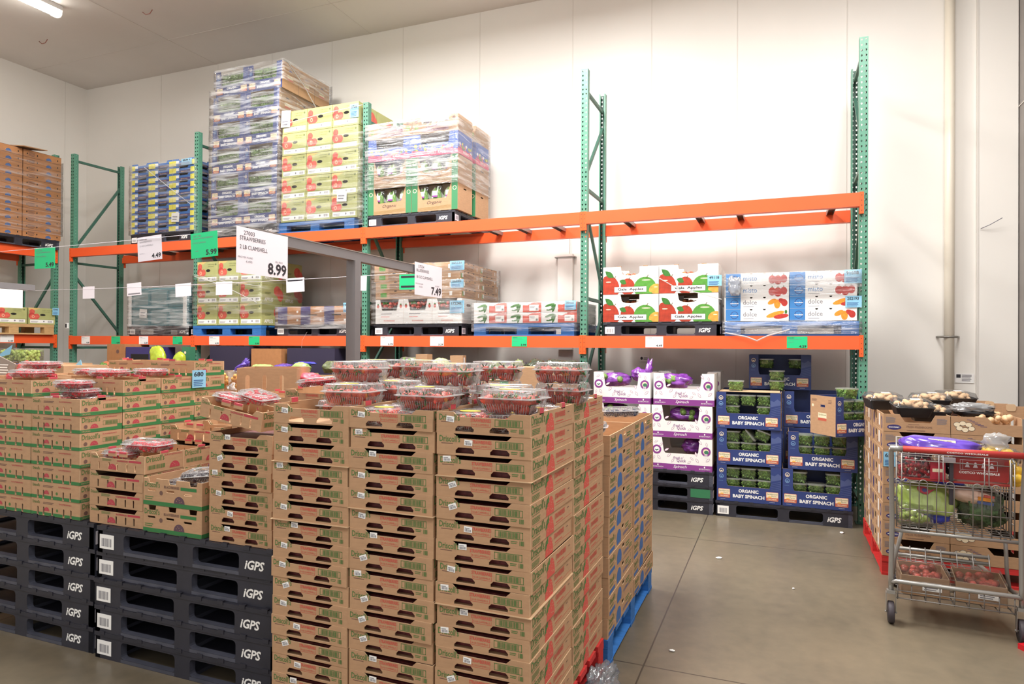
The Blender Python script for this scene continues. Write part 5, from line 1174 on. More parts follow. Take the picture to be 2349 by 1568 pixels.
RDF = mat('red_foil', (206, 40, 44), .25, bump=.5, var=.2, scale=14, coat=.5)
bag('foil_bag', 'crumpled red foil bag at the far left behind the raspberry clamshells', 'bag', (3.62, -2.95, 1.33), (.1, .07, .085), RDF, None, 2, (0, .4, 0))
t = thing('poster_card', 'grey printed card with dark lettering at the left edge behind the raspberries', 'card', (3.28, -3.0, 1.34)); b = MB(); b.box(0, 0, 0, .26, .01, .17, mat('grey_brown_card', (150, 138, 130), .6), rot=(0, .3, 0)); b.build('card', t); b = MB(); b.lines(FR(.0, -.004, .04), .02, 0, .2, .1, 4, PAPER); b.build('printed_lines', t)
b = MB(); b.loft([[V(p) for p in ((0, 0, 0), (.26, 0, .05), (.3, 0, .15))], [V((p[0], .004, p[2])) for p in ((0, 0, 0), (.26, 0, .05), (.3, 0, .15))]], LBLUE); b.build('paper_flag', loc=(2.55, -2.6, 1.5), label='light blue paper corner sticking up at the far left', cat='paper')
b = MB(); b.loft([[V(p) for p in ((0, 0, 0), (.1, 0, 0), (.08, 0, .06))], [V((p[0], .004, p[2])) for p in ((0, 0, 0), (.1, 0, 0), (.08, 0, .06))]], LBLUE); b.build('paper_flag', loc=(3.1, -2.1, 1.43), label='small light blue paper tip behind the topmost raspberry clamshell', cat='paper')
# ---- blue tags on cartons
def tag_sheet(lb, loc, w, h, num, rot=(0, 0, 0)):
    t = thing('pallet_tag', lb, 'tag', loc, rot, 'light blue pallet tags'); b = MB(); f_ = FR(0, 0, 0); b.panel(f_, rect(0, 0, w, h), .0008, LBLUE); b.text(f_, num, w * .12, h * .64, w=w * .7, h=h * .26, mt=INK, bold=.02); b.lines(f_, w * .1, h * .1, w * .9, h * .5, 4, BLUEP); b.build('sheet', t)
Q = ZL1
for a in (('blue paper tag 49118 on the upper right Gala apple carton', (9.58, -.1, Q + .51), .14, .11, '49118'), ('blue paper tag 91698 on the topmost right pepper tray', (10.83, -.1, Q + .5), .15, .13, '91698'), ('blue paper tag 202193 on a lower right pepper tray', (10.84, -.1, Q + .27), .14, .11, '202193'),
          ('blue paper tag 172246 on the right white tomato carton', (6.66, -.1, Q + .27), .19, .15, '172246'), ('blue paper tag on the topmost flat kraft carton', (6.66, -.1, Q + .78), .19, .11, '045534'), ('blue paper tag 25595 on the second flat kraft carton', (6.67, -.1, Q + .57), .17, .1, '25595'), ('blue paper tag 38426 on the white and red vegetable cartons', (8.07, -.1, Q + .29), .13, .1, '38426'),
          ('blue paper tag 4744 at the top right of the high green cartons', (5.24, -.1, 4.55), .13, .17, '4744'), ('pale blue tag at the end of the low navy and kraft cartons', (5.16, -.1, Q + .3), .07, .12, '18'), ('blue paper tag 680 on the far raspberry crates', (0, 0, 0), .07, .09, '680')):
    if a[4] == '680': tag_sheet(a[0], (6.726, -3.87, 1.385), .11, .115, '680', (0, 0, pi / 2)); continue
    tag_sheet(*a)
tag_sheet('light blue tag on the left green carton by the wall', (RX + .12, -.17, ZL1 + .32), .1, .11, '50444', (0, 0, pi / 2)); tag_sheet('light blue tag atop the blue and yellow crates', (2.4, -.1, 4.22), .2, .09, '881')
tag_sheet('light blue tag 680 on the mushroom crates', (10.968, -1.532, .80), .085, .107, '680')
for x, z, nm in ((5.05, 3.5, 'low on the high green cartons'), (2.22, 3.42, 'on the blue and yellow crates'), (1.6, 2.05, 'on the teal block'), (4.15, 4.55, 'hanging beside the high spinach cartons')):
    b = MB(); f_ = FR(0, 0, 0); b.panel(f_, rect(0, 0, .15, .13 if z < 4 else .22), .0008, PAPER); b.lines(f_, .02, .03, .13, .1, 2, INKG); b.build('paper_sheet', loc=(x, -.108, z), rot=(0, .06, 0), label='white paper sheet ' + nm, cat='paper', group='white sheets taped on pallets')
# ---- stretch film sleeves
def wrap(lb, x0, x1, y0, y1, z0, z1, m=FILM, sd=1, grp='stretch film around pallets'):
    t = MB(); nx = 26; nz = max(6, int((z1 - z0) / .045)); per = []
    rr = random.Random(sd)
    for i in range(nx): per.append((x0 + (x1 - x0) * i / nx, y0, 0, -1))
    for i in range(nx): per.append((x1, y0 + (y1 - y0) * i / nx, 1, 0))
    for i in range(nx): per.append((x1 - (x1 - x0) * i / nx, y1, 0, 1))
    for i in range(nx): per.append((x0, y1 - (y1 - y0) * i / nx, -1, 0))
    vs = []
    for k in range(nz + 1):
        z = z0 + (z1 - z0) * k / nz
        for x, y, a, c in per:
            d = .006 + .007 * noise.noise(V((x * 5, y * 5 + sd, z * 22))) + .004 * noise.noise(V((x * 30, y * 30, z * 30)))
            vs.append((x + a * d, y + c * d, z))
    n = len(per); t.add(vs, [(k * n + i, k * n + (i + 1) % n, (k + 1) * n + (i + 1) % n, (k + 1) * n + i) for k in range(nz) for i in range(n)], m, True)
    return t.build('stretch_film', label=lb, cat='film', group=grp)
wrap('clear film wound around the tall navy spinach cartons', 2.915, 4.135, -.115, .93, 3.16, 5.2, FILM, 1)
wrap('clear film around the topmost navy spinach cartons', 3.0, 4.20, -.115, .93, 5.2, 5.47, FILM, 12)
wrap('clear film around the high green cartons', 4.12, 5.455, -.12, .74, 3.18, 4.35, FILMS, 2)
wrap('clear film around the salad cartons of the third bay', 5.47, 6.765, -.12, .83, 3.6, 4.42, FILM, 3)
wrap('clear film around the blue and yellow crates', 1.385, 2.68, -.12, .93, 3.27, 4.3, FILMS, 4)
wrap('cloudy film around the teal bins', 1.375, 2.56, -.12, .85, ZL1 + .02, ZL1 + .72, FILM, 5)
wrap('clear film around the low green apple cartons', 2.64, 3.86, -.12, .74, ZL1 + .3, ZL1 + .85, FILMS, 6)
wrap('shiny film around the low navy and kraft cartons', 4.09, 5.25, -.12, .93, ZL1 + .09, ZL1 + .385, FILM, 7)
wrap('thin film around the white tomato and flat kraft cartons', 5.58, 6.83, -.12, 1.04, ZL1 + .15, ZL1 + .885, FILMS, 8)
wrap('shiny film below the white and red vegetable cartons', 6.94, 8.21, -.12, .74, ZL1 + .05, ZL1 + .385, FILMS, 9)
wrap('bunched film around the blue pallet of the pepper trays', 9.72, 10.975, -.13, .93, ZL1 + .02, ZL1 + .16, FILM, 10)
wrap('thin film around the upper pepper trays', 9.735, 10.97, -.12, .76, ZL1 + .4, ZL1 + .63, FILMS, 11)
wrap('thin film around the brown cartons on the left wall rack', -.61, RX + .1 + .01, -1.2, -.02, ZL2 + .2, ZL2 + 1.35, FILMS, 13)
def strap(lb, pts, r=.006):
    b = MB(); n = len(pts); vs = []
    for i, p in enumerate(pts):
        p = V(p); vs += [p + V((0, 0, r)), p + V((0, -.003, 0)), p - V((0, 0, r)), p + V((0, .001, 0))]
    b.add(vs, [(i * 4 + j, i * 4 + (j + 1) % 4, i * 4 + 4 + (j + 1) % 4, i * 4 + 4 + j) for i in range(n - 1) for j in range(4)], STRAP, True)
    b.build('film_strap', label=lb, cat='film strap', group='twisted film straps')
strap('white film strap slanting across the Gala apple cartons', [(8.9, -.11, Q + .68), (9.1, -.112, Q + .6), (9.3, -.115, Q + .48), (9.5, -.112, Q + .44), (9.72, -.11, Q + .37)])
strap('white film strap slanting across the blue and yellow crates', [(1.7, -.125, 4.25), (2.1, -.13, 3.98), (2.6, -.125, 3.65)])
strap('white film strap across the low green apple cartons', [(2.68, -.13, 2.62), (3.2, -.132, 2.48), (3.8, -.13, 2.23)]); strap('thin film strap across the upper low green apple cartons', [(2.68, -.13, 2.64), (3.3, -.132, 2.52), (3.86, -.13, 2.45)], .004)
strap('tight film strap across the high green cartons', [(4.2, -.13, 4.58), (4.8, -.132, 4.64), (5.45, -.13, 4.68)])
strap('loose film tail hanging off the pepper tray pallet', [(9.75, -.14, ZL1 + .03), (9.95, -.16, ZL1 - .01), (10.05, -.16, ZL1 - .05), (10.15, -.16, ZL1), (10.35, -.15, ZL1 + .06)], .008)
strap('thin film tail hanging below the second bay beam', [(4.62, -.13, ZL1 + .05), (4.56, -.15, ZL1 - .06), (4.55, -.15, ZL1 - .16)], .003)
strap('diagonal film strap over the side of the tall navy spinach stack', [(4.2, -.05, 5.45), (4.195, .3, 5.25), (4.19, .6, 5.0)], .012)
bag('film_bunch', 'crumpled clear film at the left end of the pepper trays', 'film', (9.84, -.14, ZL1 + .40), (.06, .02, .09), CLR, None, 3, amp=1.2)
bag('film_bunch', 'crumpled film on the floor beside the strawberry pallet', 'film', (9.475, -4.0, 0.0), (.06, .16, .07), MATS['bluish_film'] if 'bluish_film' in MATS else clear('bluish_film', (215, 230, 245), base=.15, milk=.2), None, 4, amp=1.3)

# goods on the racks sit flush with the front beams, just behind the post faces
SH2 = [(1.2, 2.84, -.10), (2.84, 4.135, -.08), (4.1, 5.46, -.066), (5.46, 6.95, -.05)]
SH1 = [(1.2, 2.61, -.10), (2.61, 4.06, -.085), (4.06, 5.4, -.067), (5.5, 6.9, -.05), (6.9, 8.3, -.032), (8.4, 9.71, -.014), (9.71, 11.1, -.004)]
for o in list(COL.objects):
    if o.parent or o.name.startswith(('pallet_rack', 'wall', 'ceiling', 'fluor', 'trim', 'conduit', 'loose', 'sensor', 'camera', 'fixture', 'far_')): continue
    if any(o is p.o for p in PROTOS): continue
    own = o.type == 'MESH' and o.location.length < 1e-6
    p = V(o.data.vertices[0].co) if own else o.location
    if p.z < 1.7 or not (-.25 < p.y < 1.05) or p.x < 1.2: continue
    for a, c, dx in (SH2 if p.z > 3.05 else SH1):
        if a <= p.x < c: o.location = o.location + V((dx, .085, 0)); break
# ============================================================ signs
def sign(name, lb, loc, w, h, m, texts, rot=(0, 0, 0), group=None, cat='price sign', back=None):
    t = thing(name, lb, cat, loc, rot, group); b = MB(); f_ = FR(0, 0, 0); b.panel(f_, rect(0, 0, w, h), .0015, m)
    for s_, x, y, ww, hh, bold in texts: b.text(f_, s_, x * w, y * h, w=ww * w, h=hh * h, mt=INK if hh > .075 else INKG, bold=bold)
    b.build('card', t)
    return t
STEEL = mat('grey_painted_steel', (116, 114, 116), .45)
LILAC = mat('white_sign_card', (234, 228, 236), .5)
t = thing('sign_stand', 'grey steel sign stand with a long top bar rising behind the strawberries', 'sign stand', (7.28, -2.9, 0))
b = MB(); b.box(-.03, -1.11, 2.30, .03, 1.32, 2.37, STEEL); b.box(-.034, -1.11, 2.365, .034, 1.32, 2.372, GALV); b.build('top_bar', t)
b = MB(); b.box(-.04, -.035, .01, .04, .035, 2.30, STEEL); b.build('post', t); b = MB(); b.box(-.25, -.25, 0, .25, .25, .012, STEEL); b.build('base_plate', t)
sign('hanging_sign', 'large white sign reading 27003 STRAWBERRIES 8.99 on the grey bar', (7.325, -4.115, 2.088), .437, .272, LILAC, [('27003', .13, .84, .2, .09, 0), ('STRAWBERRIES', .06, .72, .48, .09, 0), ('2 LB CLAMSHELL', .06, .53, .52, .09, 0), ('PRICE PER POUND', .03, .33, .27, .04, 0), ('4.495', .17, .24, .12, .05, 0), ('SELL PRICE', .74, .34, .15, .04, 0), ('8.99', .59, .05, .38, .27, .03)], (0, 0, pi / 2))
sign('hanging_sign', 'white sign reading 57554 BLUEBERRIES 7.49 at the far end of the grey bar', (7.325, -2.07, 2.108), .5, .285, LILAC, [('57554', .12, .84, .2, .085, 0), ('BLUEBERRIES', .06, .72, .44, .085, 0), ('18 OZ CLAMSHELL', .06, .52, .58, .085, 0), ('PRICE PER POUND', .03, .33, .26, .04, 0), ('6.656', .15, .24, .12, .05, 0), ('SELL PRICE', .74, .34, .15, .04, 0), ('7.49', .59, .06, .38, .26, .03)], (0, 0, pi / 2))
b = MB(); b.panel(FR(0, 0, 0), rect(0, 0, .2, .155), .0015, PRICEG); b.flat(FR(0, 0, 0), rect(.02, .12, .2, .14), INK, .001); b.flat(FR(0, 0, 0), rect(.02, .02, .2, .04), INK, .001)
b.build('hanging_card', loc=(6.64, -1.2, 2.235), label='green card with black bars half hidden behind the 7.49 sign', cat='price sign')
t = thing('sign_stand', 'grey sign bar with a blank white card at the left edge', 'sign stand', (1.87, -2.6, 0))
b = MB(); b.box(-.03, -1.4, 2.30, .03, .835, 2.37, STEEL); b.build('top_bar', t); b = MB(); b.box(-.03, -.9, .01, .03, -.84, 2.30, STEEL); b.build('post', t)
sign('hanging_sign', 'blank white card hanging below the grey bar at the left edge', (1.905, -2.9, 2.08), .99, .215, PAPER, [], (0, 0, pi / 2))
def wire(lb, p0, p1, sag=.02):
    b = MB(); p0, p1 = V(p0), V(p1); b.tube([p0.lerp(p1, i / 12) - V((0, 0, sag * sin(pi * i / 12))) for i in range(13)], .0022, PAPERG, 4); b.build('suspension_wire', label=lb, cat='wire')
wire('thin upper wire carrying the 5.49, 4.49 and 5.99 cards', (-.3, -2.29, 2.70), (5.46, -2.38, 2.712)); wire('thin lower wire carrying the blank white cards', (-.5, -1.2, 2.385), (6.72, -1.2, 2.40), .03)
sign('hanging_card', 'green hanging card reading 5.49 at the left', (2.72, -2.30, 2.475), .33, .225, PRICEG, [('27190', .12, .84, .25, .06, 0), ('BLACKBERRIES', .08, .74, .7, .06, 0), ('12 OZ CLAMSHELL', .08, .55, .5, .06, 0), ('5.49', .55, .06, .4, .22, .03)])
sign('hanging_card', 'white hanging card reading 853181 and 4.49', (4.36, -2.36, 2.475), .325, .24, PAPERG, [('853181', .1, .86, .3, .07, 0), ('RASPBERRIES', .1, .76, .5, .06, 0), ('12 OZ CLAMSHELLS', .1, .6, .55, .06, 0), ('PRICE PER OZ', .08, .3, .2, .03, 0), ('4.49', .58, .08, .38, .2, .03)], (0, -.06, 0))
sign('hanging_card', 'green hanging card reading 291185 and 5.99', (5.105, -2.4, 2.47), .33, .235, PRICEG, [('291185', .1, .85, .3, .07, 0), ('ORGANIC BLACKBERRIES', .08, .75, .75, .06, 0), ('12 OZ CLAMSHELL', .08, .58, .5, .06, 0), ('7.987', .15, .25, .13, .05, 0), ('5.99', .56, .08, .4, .22, .03)], (0, -.05, 0))
for i, (x, z, w, r) in enumerate(((1.94, 2.24, .215, 0), (2.74, 2.255, .245, -.05), (3.55, 2.225, .25, -.05), (4.18, 2.235, .245, 0), (5.2, 2.24, .245, -.03), (6.0, 2.245, .24, .04))):
    nm = ['leftmost, between the racks', 'with a grey line, left above the teal block', 'right above the teal block', 'before the low green apple cartons', 'with a black bar, right of the 8.99 sign', 'half behind the grey post'][i]
    t = thing('hanging_card', 'white card on the lower wire, ' + nm, 'card', (x, -1.2, z), (0, r, 0), 'blank cards on the lower wire'); b = MB(); b.panel(FR(0, 0, 0), rect(0, 0, w, .155), .0015, LILAC); b.build('card', t)
    if i in (1, 4): b = MB(); b.flat(FR(0, 0, 0), rect(.02, .12, w - .02, .135) if i == 4 else rect(.02, .015, w - .02, .03), INK if i == 4 else INKG, .001); b.build('printed_bar', t)
for x, pr_, g in ((.30, '4.49', 0), (.95, '4.99', 1), (1.525, '5.49', 0), (2.195, '4.99', 1), (2.88, '4.99', 0), (3.585, '3.99', 1), (5.67, '3.79', 0), (6.365, '3.29', 0), (7.42, '3.99', 1), (8.94, '4.49', 0), (10.32, '4.29', 1)):
    nm = f'{"green" if g else "white"} price card {pr_} on the lower beam, ' + {.30: 'first from the left upright', .95: 'second from the left upright', 1.525: 'under the teal block, white', 2.195: 'under the teal block', 2.88: 'under the left green apple cartons', 3.585: 'under the right low green carton', 5.67: 'under the left tomato cartons', 6.365: 'under the right tomato cartons', 7.42: 'under the red vegetable cartons', 8.94: 'under the Gala apple cartons', 10.32: 'under the pepper trays'}[x]
    sign('price_card', nm, (x, -.0455, ZL1 - .122), .185, .115, PRICEG if g else PAPER, [('20' + str(int(x * 37) % 900 + 100), .08, .84, .28, .08, 0), ('ORGANIC PRODUCE', .08, .72, .62, .06, 0), ('2 LB BAG', .08, .5, .25, .05, 0), (pr_, .6, .06, .35, .2, .03)], group='price cards on the beams')
sign('price_card', 'white price card 5.49 on the beam of the left wall rack', (RX + .0455, -.87, ZL1 - .105), .19, .115, PAPER, [('APPLES', .1, .75, .4, .08, 0), ('5.49', .58, .06, .36, .2, .03)], (0, 0, pi / 2))
b = MB(); b.panel(RI(0, 0, 0), rect(0, 0, .04, .09), .001, PAPER); b.bars(RI(0, 0, 0), .006, .01, .034, .07, INK, 6); b.build('barcode_sticker', loc=(RX + .003, -.055, 3.98), label='small barcode sticker on the left wall rack post', cat='sticker')
# ============================================================ mushrooms
for r in (0, 1):
    for c in (0, 1):
        for k in range(8):
            MU[c].put((10.965 + c * .428 + J(.004), -1.52 + r * .6, .143 + k * .1305), f'kraft mushroom crate, {up_(k, 8)}, {"right" if c else "left"} {"far" if r else "near"} column by the cart', 'mushroom crates by the cart')
MSK = mat('mushroom_cap', (222, 184, 142), .55, var=.12, scale=14)
MTR = mat('black_tray_plastic', (34, 34, 38), .35)
def mush_pack():
    t = thing('mushroom_pack', 'x', 'mushroom pack'); W, D, H = .26, .18, .075; b = MB()
    rg = lambda s_, z: [V((x, y, z)) for x, y in rrect(-W / 2 * s_, -D / 2 * s_, W / 2 * s_, D / 2 * s_, .02, 3)]
    b.loft([rg(.82, 0), rg(1, H), rg(1.03, H), rg(1.03, H + .003), rg(.97, H + .003), rg(.8, .006)], MTR, True, True); b.build('tray', t)
    b = MB(); rr = random.Random(3)
    for i in range(34): b.blob((rr.uniform(-.095, .095), rr.uniform(-.06, .06), rr.uniform(.06, .1)), rr.uniform(.019, .026), MSK, 10, 7, .08, 2, i, lambda d: V((d.x, d.y, d.z if d.z > 0 else d.z * .4)))
    o = b.build('mushrooms', t); o['kind'] = 'stuff'
    b = MB(); b.loft([rg(1.035, H - .002), rg(.9, H + .04), rg(.5, H + .052)], CL, False, True, True); b.build('film_cover', t)
    b = MB(); b.box(-.02, -.04, .127, .04, 0, .128, PAPER); b.build('label', t); return t
MP = proto(mush_pack())
for x, y, z, rz, rx, nm in ((11.02, -1.05, 1.19, .3, .12, 'highest one at the left corner'), (11.17, -1.38, 1.17, .15, .16, 'front one over the left crate'), (11.34, -1.08, 1.2, .1, .05, 'middle one'), (11.54, -.9, 1.21, .4, .1, 'rear one'), (11.30, -1.3, 1.125, 0, 0, 'sunk in the left crate')):
    MP.put((x, y, z), 'black tray of brown mushrooms on the crates, ' + nm, 'mushroom packs', (rx, 0, rz))
bag('mushroom_pack', 'black pack under shiny film at the right of the mushroom trays', 'mushroom pack', (11.58, -1.3, 1.16), (.13, .1, .05), MTR, None, 3); bag('film_bunch', 'crinkled clear film on the black pack', 'film', (11.56, -1.33, 1.2), (.13, .09, .035), CLR, None, 5, amp=1.1)
for i, (x, y) in enumerate(((11.66, -.75), (11.72, -1.0), (11.79, -1.25))):
    simple('carton_flap', f'kraft flap rising at the back of the right mushroom crates, {["rear", "middle", "front"][i]} one', 'cardboard', (x - .02, y, 1.16), (.17, .01, .09), CARD); b = MB(); b.panel(FR(0, 0, 0), rrect(0, 0, .06, .05, .015, 3), .003, CARDI); b.build('carton_flap', loc=(x, y - .004, 1.215), label=f'rounded tab on the {["rear", "middle", "front"][i]} kraft flap', cat='cardboard')
b = MB(); rr = random.Random(4)
for i in range(60): b.blob((rr.uniform(-.12, .12), rr.uniform(-.25, .25), rr.uniform(0, .03)), rr.uniform(.018, .026), MSK, 8, 6, .1, 2, i)
o_ = b.build('mushrooms', loc=(11.66, -1.2, 1.15), label='loose pale mushrooms under film in the right crates', cat='mushrooms'); o_['kind'] = 'stuff'
# ============================================================ shopping cart (local: x right, y away from the camera, z up)
WIRE = mat('zinc_wire', (150, 146, 142), .38, metal=.55); TUBE = mat('zinc_tube', (160, 158, 154), .33, metal=.5)
CRED = mat('dark_red_plastic', (150, 40, 36), .4); HRED = mat('red_handle_plastic', (178, 56, 52), .4); RUB = mat('dark_rubber', (60, 54, 60), .6)
ct = thing('shopping_cart', 'steel wire shopping cart with red handle, filled with groceries', 'shopping cart', (11.215, -2.49, 0), (0, 0, -.05))
def T(name, pts, r, m, k=8, **kw): b = MB(); b.tube(pts, r, m, k, **kw); return b.build(name, ct)
for s_ in (-1, 1):
    T('frame_post', [(s_ * .325, 0, .19), (s_ * .325, .0, .3), (s_ * .32, -.01, .62), (s_ * .33, -.05, 1.05), (s_ * .33, -.06, 1.068)], .0145, TUBE, 10)
    T('frame_tube', [(s_ * .325, .0, .27), (s_ * .32, .06, .245), (s_ * .27, .45, .235), (s_ * .22, .85, .23)], .0125, TUBE, 10)
    T('frame_tube', [(s_ * .3, .16, .25), (s_ * .29, .17, .35), (s_ * .26, .06, .56)], .011, TUBE, 8)
T('frame_tube', [(-.325, .0, .245), (-.3, -.02, .262), (.3, -.02, .262), (.325, 0, .245)], .013, TUBE, 10)
T('frame_tube', [(-.325, .0, .565), (.325, 0, .565)], .011, TUBE, 8)
T('handle', [(-.27, -.06, 1.068), (.33, -.06, 1.068)], .0185, HRED, 12); T('handle_end', [(-.338, -.06, 1.068), (-.265, -.06, 1.068)], .0175, TUBE, 12)
b = MB(); b.text(FR(-.05, -.079, 1.06), 'COSTCO WHOLESALE', 0, 0, w=.2, h=.009, mt=PAPER, bold=.02); b.build('handle_lettering', ct)
# rear gate
b = MB(); r_ = .0032
for z in (.585, .70, .845, .86, .995, 1.035): b.tube([(-.285, 0, z), (.285, 0, z)], r_, WIRE, 5)
for i in range(13):
    x = -.27 + i * .045
    if i in (4, 5, 9, 10): b.tube([(x, -.004, .575), (x, -.004, .85), (x + (.012 if i in (4, 9) else -.012), -.004, .885), (x + (.012 if i in (4, 9) else -.012), -.004, 1.035)], r_, WIRE, 5)
    elif i in (0, 12): b.tube([(x, -.004, .575), (x, -.004, 1.035)], r_, WIRE, 5)
for x in (-.2475, -.1575, -.0225, .1125, .2025):
    b.tube([(x - .0215, -.004, .575)] + [(x - .0215 * cos(a), -.004, .86 + .0215 * sin(a)) for a in (0, .5, 1.05, 1.57, 2.1, 2.64, 3.14)] + [(x + .0215, -.004, .575)], r_, WIRE, 5)
b.build('rear_gate', ct)
# basket
b = MB(); r_ = .0032
def bx(s_, t_, z): w = .295 - .075 * t_; return (s_ * w, .02 + .86 * t_, z)
for k in range(7):
    z = .585 + k * .07
    for s_ in (-1, 1): b.tube([bx(s_, 0, z), bx(s_, 1, .62 + k * .06)], r_, WIRE, 4)
for i in range(20):
    t_ = i / 19
    for s_ in (-1, 1): b.tube([bx(s_, t_, .585 + .035 * t_), bx(s_, t_, 1.01 - .03 * t_)], r_, WIRE, 4)
    b.tube([bx(-1, t_, .585 + .035 * t_), bx(1, t_, .585 + .035 * t_)], r_ * .9, WIRE, 4)
for i in range(12): x = -1 + i * 2 / 11; b.tube([bx(x, 0, .583), bx(x, 1, .618), bx(x, 1.0, .98)], r_ * .9, WIRE, 4)
for k in range(6): b.tube([bx(-1, 1, .64 + k * .065), bx(1, 1, .64 + k * .065)], r_, WIRE, 4)
b.build('basket', ct)
T('basket_rim', [bx(-1, 0, 1.01), bx(-1, .2, 1.10), bx(-1, .24, 1.105), bx(-1, 1, .99), bx(1, 1, .99), bx(1, .24, 1.105), bx(1, .2, 1.1), bx(1, 0, 1.01)], .006, TUBE, 6)
T('basket_rim', [bx(-1, .22, 1.105), bx(1, .22, 1.105)], .005, TUBE, 6)
# child seat
b = MB(); b.panel(FR(-.0, .05, .892), rrect(0, 0, .275, .15, .012, 3), .01, CRED); f_ = FR(0, .05, .9)
for q in (rect(.035, .052, .22, .0535), rect(.035, .11, .22, .1115), rect(.035, .052, .0365, .1115), rect(.2185, .052, .22, .1115), rect(.048, .052, .0495, .1115)): b.flat(f_, q, PAPERG, .001)
for i in range(4): b.flat(f_, ell(.072 + i * .04, .092, .006, .007, 7), PAPERG); b.flat(f_, [(.06 + i * .04, .068), (.084 + i * .04, .068), (.078 + i * .04, .086), (.066 + i * .04, .086)], PAPERG)
b.text(f_, 'COSTCO WHOLESALE', .03, .030, w=.2, h=.014, mt=PAPER, bold=.03); b.build('seat_flap', ct)
b = MB(); b.box(-.28, .03, .872, .28, .2, .882, CRED); b.build('seat_base', ct); b = MB(); b.box(-.02, .03, .74, .0, .06, 1.01, RUB); b.box(-.05, .025, .995, .01, .05, 1.02, PAPERG); b.build('seat_strap', ct)
b = MB(); b.tube([(-.29 + .016 * cos(a), -.006, .865 + .016 * sin(a)) for a in (0, .9, 1.8, 2.7, 3.6, 4.5, 5.4)], .003, WIRE, 5, closed=True); b.tube([(-.275, -.006, .86), (-.25, -.006, .885)], .006, WIRE, 6); b.build('gate_hinge', ct)
# bottom rack
b = MB(); r_ = .0035
for z in (.16, .205): b.tube([(-.3, -.01, z), (.3, -.01, z)], r_, WIRE, 5)
for i in range(9): x = -.29 + i * .0725; b.tube([(x, -.012, .255), (x, -.01, .155), (x * .75, .8, .19)], r_, WIRE, 5)
for i in range(12): t_ = i / 11; b.tube([(-.3 + .07 * t_, .8 * t_, .158 + .035 * t_), (.3 - .07 * t_, .8 * t_, .158 + .035 * t_)], r_ * .9, WIRE, 4)
for z in (.29, .33): b.tube([(-.27, .5, z), (.27, .5, z)], .012, TUBE, 6)
for i in range(7): x = -.26 + i * .087; b.tube([(x, .42, .22), (x, .5, .35)], r_, WIRE, 4)
b.build('bottom_rack', ct)
for x, y, nm in ((-.325, 0, 1), (.325, 0, 1), (-.24, .74, 0), (.24, .74, 0)):
    b = MB(); b.box(x - .022, y - .02, .18, x + .022, y + .02, .2, TUBE)
    for s_ in (-1, 1): b.loft([[V((x + s_ * .024, y - .022, .185)), V((x + s_ * .024, y + .022, .185)), V((x + s_ * .024, y + .012, .06)), V((x + s_ * .024, y - .012, .06))], [V((x + s_ * .027, y - .022, .185)), V((x + s_ * .027, y + .022, .185)), V((x + s_ * .027, y + .012, .06)), V((x + s_ * .027, y - .012, .06))]], TUBE)
    b.tube([(x - .033, y, .066), (x + .033, y, .066)], .005, TUBE, 6); fk = b.build('caster_fork', ct)
    b = MB(); pr = [(-.016, .05), (-.017, .06), (-.012, .065), (.012, .065), (.017, .06), (.016, .05)]
    b.loft([[V((x + a, y + q * cos(an), .0655 + q * sin(an))) for an in [2 * pi * j / 24 for j in range(24)]] for a, q in [(-.016, .012), (-.017, .05)] + pr + [(.017, .05), (.016, .012)]], RUB, smooth=True); b.build('wheel', ct)
# groceries; positions on the cart
q_ = Matrix.Rotation(-.05, 3, 'Z')
def CL_(x, y, z): p = q_ @ V((x, y, 0)); return (11.215 + p.x, -2.49 + p.y, z)
PFB = mat('purple_snack_bag', (88, 56, 168), .25, var=.15, scale=9, bump=.3, coat=.5)
t = thing('snack_bag', 'large glossy purple bag lying across the top of the cart', 'bag', CL_(-.06, .12, 1.025), (0, .04, -.05)); b = MB(); b.blob((0, 0, .05), (.22, .11, .055), PFB, 26, 14, .2, 2, 3, lambda d: V((math.copysign(abs(d.x) ** .7, d.x), d.y, d.z))); b.build('bag_body', t)
b = MB(); f_ = FR(0, -.085, .085); b.panel((V((-.07, -.075, .083)), V((1, 0, 0)), V((0, .45, .9))), rect(0, 0, .14, .016), .002, CREAM, edge=OREDP); b.text((V((-.07, -.0755, .083)), V((1, 0, 0)), V((0, .45, .9))), 'ORGANIC MIX', .02, .004, w=.1, h=.008, mt=NAVYD, n=.001); b.build('bag_label', t)
t = thing('lemon_bag', 'clear bag of yellow lemons bulging at the top right of the cart', 'bag', CL_(.23, .12, .895)); b = MB(); LEM = mat('lemon_skin', (246, 204, 62), .35, var=.1, scale=20)
for i, (x, y, z) in enumerate(((-.08, 0, .16), (-.02, .02, .165), (.05, 0, .16), (.0, -.03, .13), (.06, -.02, .1), (.1, .0, .06), (.09, -.03, .02), (.1, .02, -.01), (.04, .03, .05), (-.06, .04, .13))): b.blob((x, y, z), (.034, .028, .028), LEM, 12, 8, .06, 2, i)
b.build('lemons', t)['kind'] = 'stuff'; b = MB(); b.blob((0, 0, .13), (.12, .08, .075), CL, 20, 12, .25, 3, 4); b.blob((0, .02, .225), (.07, .04, .05), CLR, 14, 9, .6, 4, 7); b.build('clear_film', t)
b = MB(); rr = random.Random(5)
for i in range(90): b.blob((rr.uniform(-.08, .08), rr.uniform(-.04, .04), rr.uniform(.01, .11)), rr.uniform(.009, .012), RASP if i % 5 else BLKB, 7, 5)
t = thing('grape_clamshell', 'clear box of dark red grapes on the cart child seat at left', 'clamshell', CL_(-.19, .11, .884)); b.build('red_grapes', t)['kind'] = 'stuff'
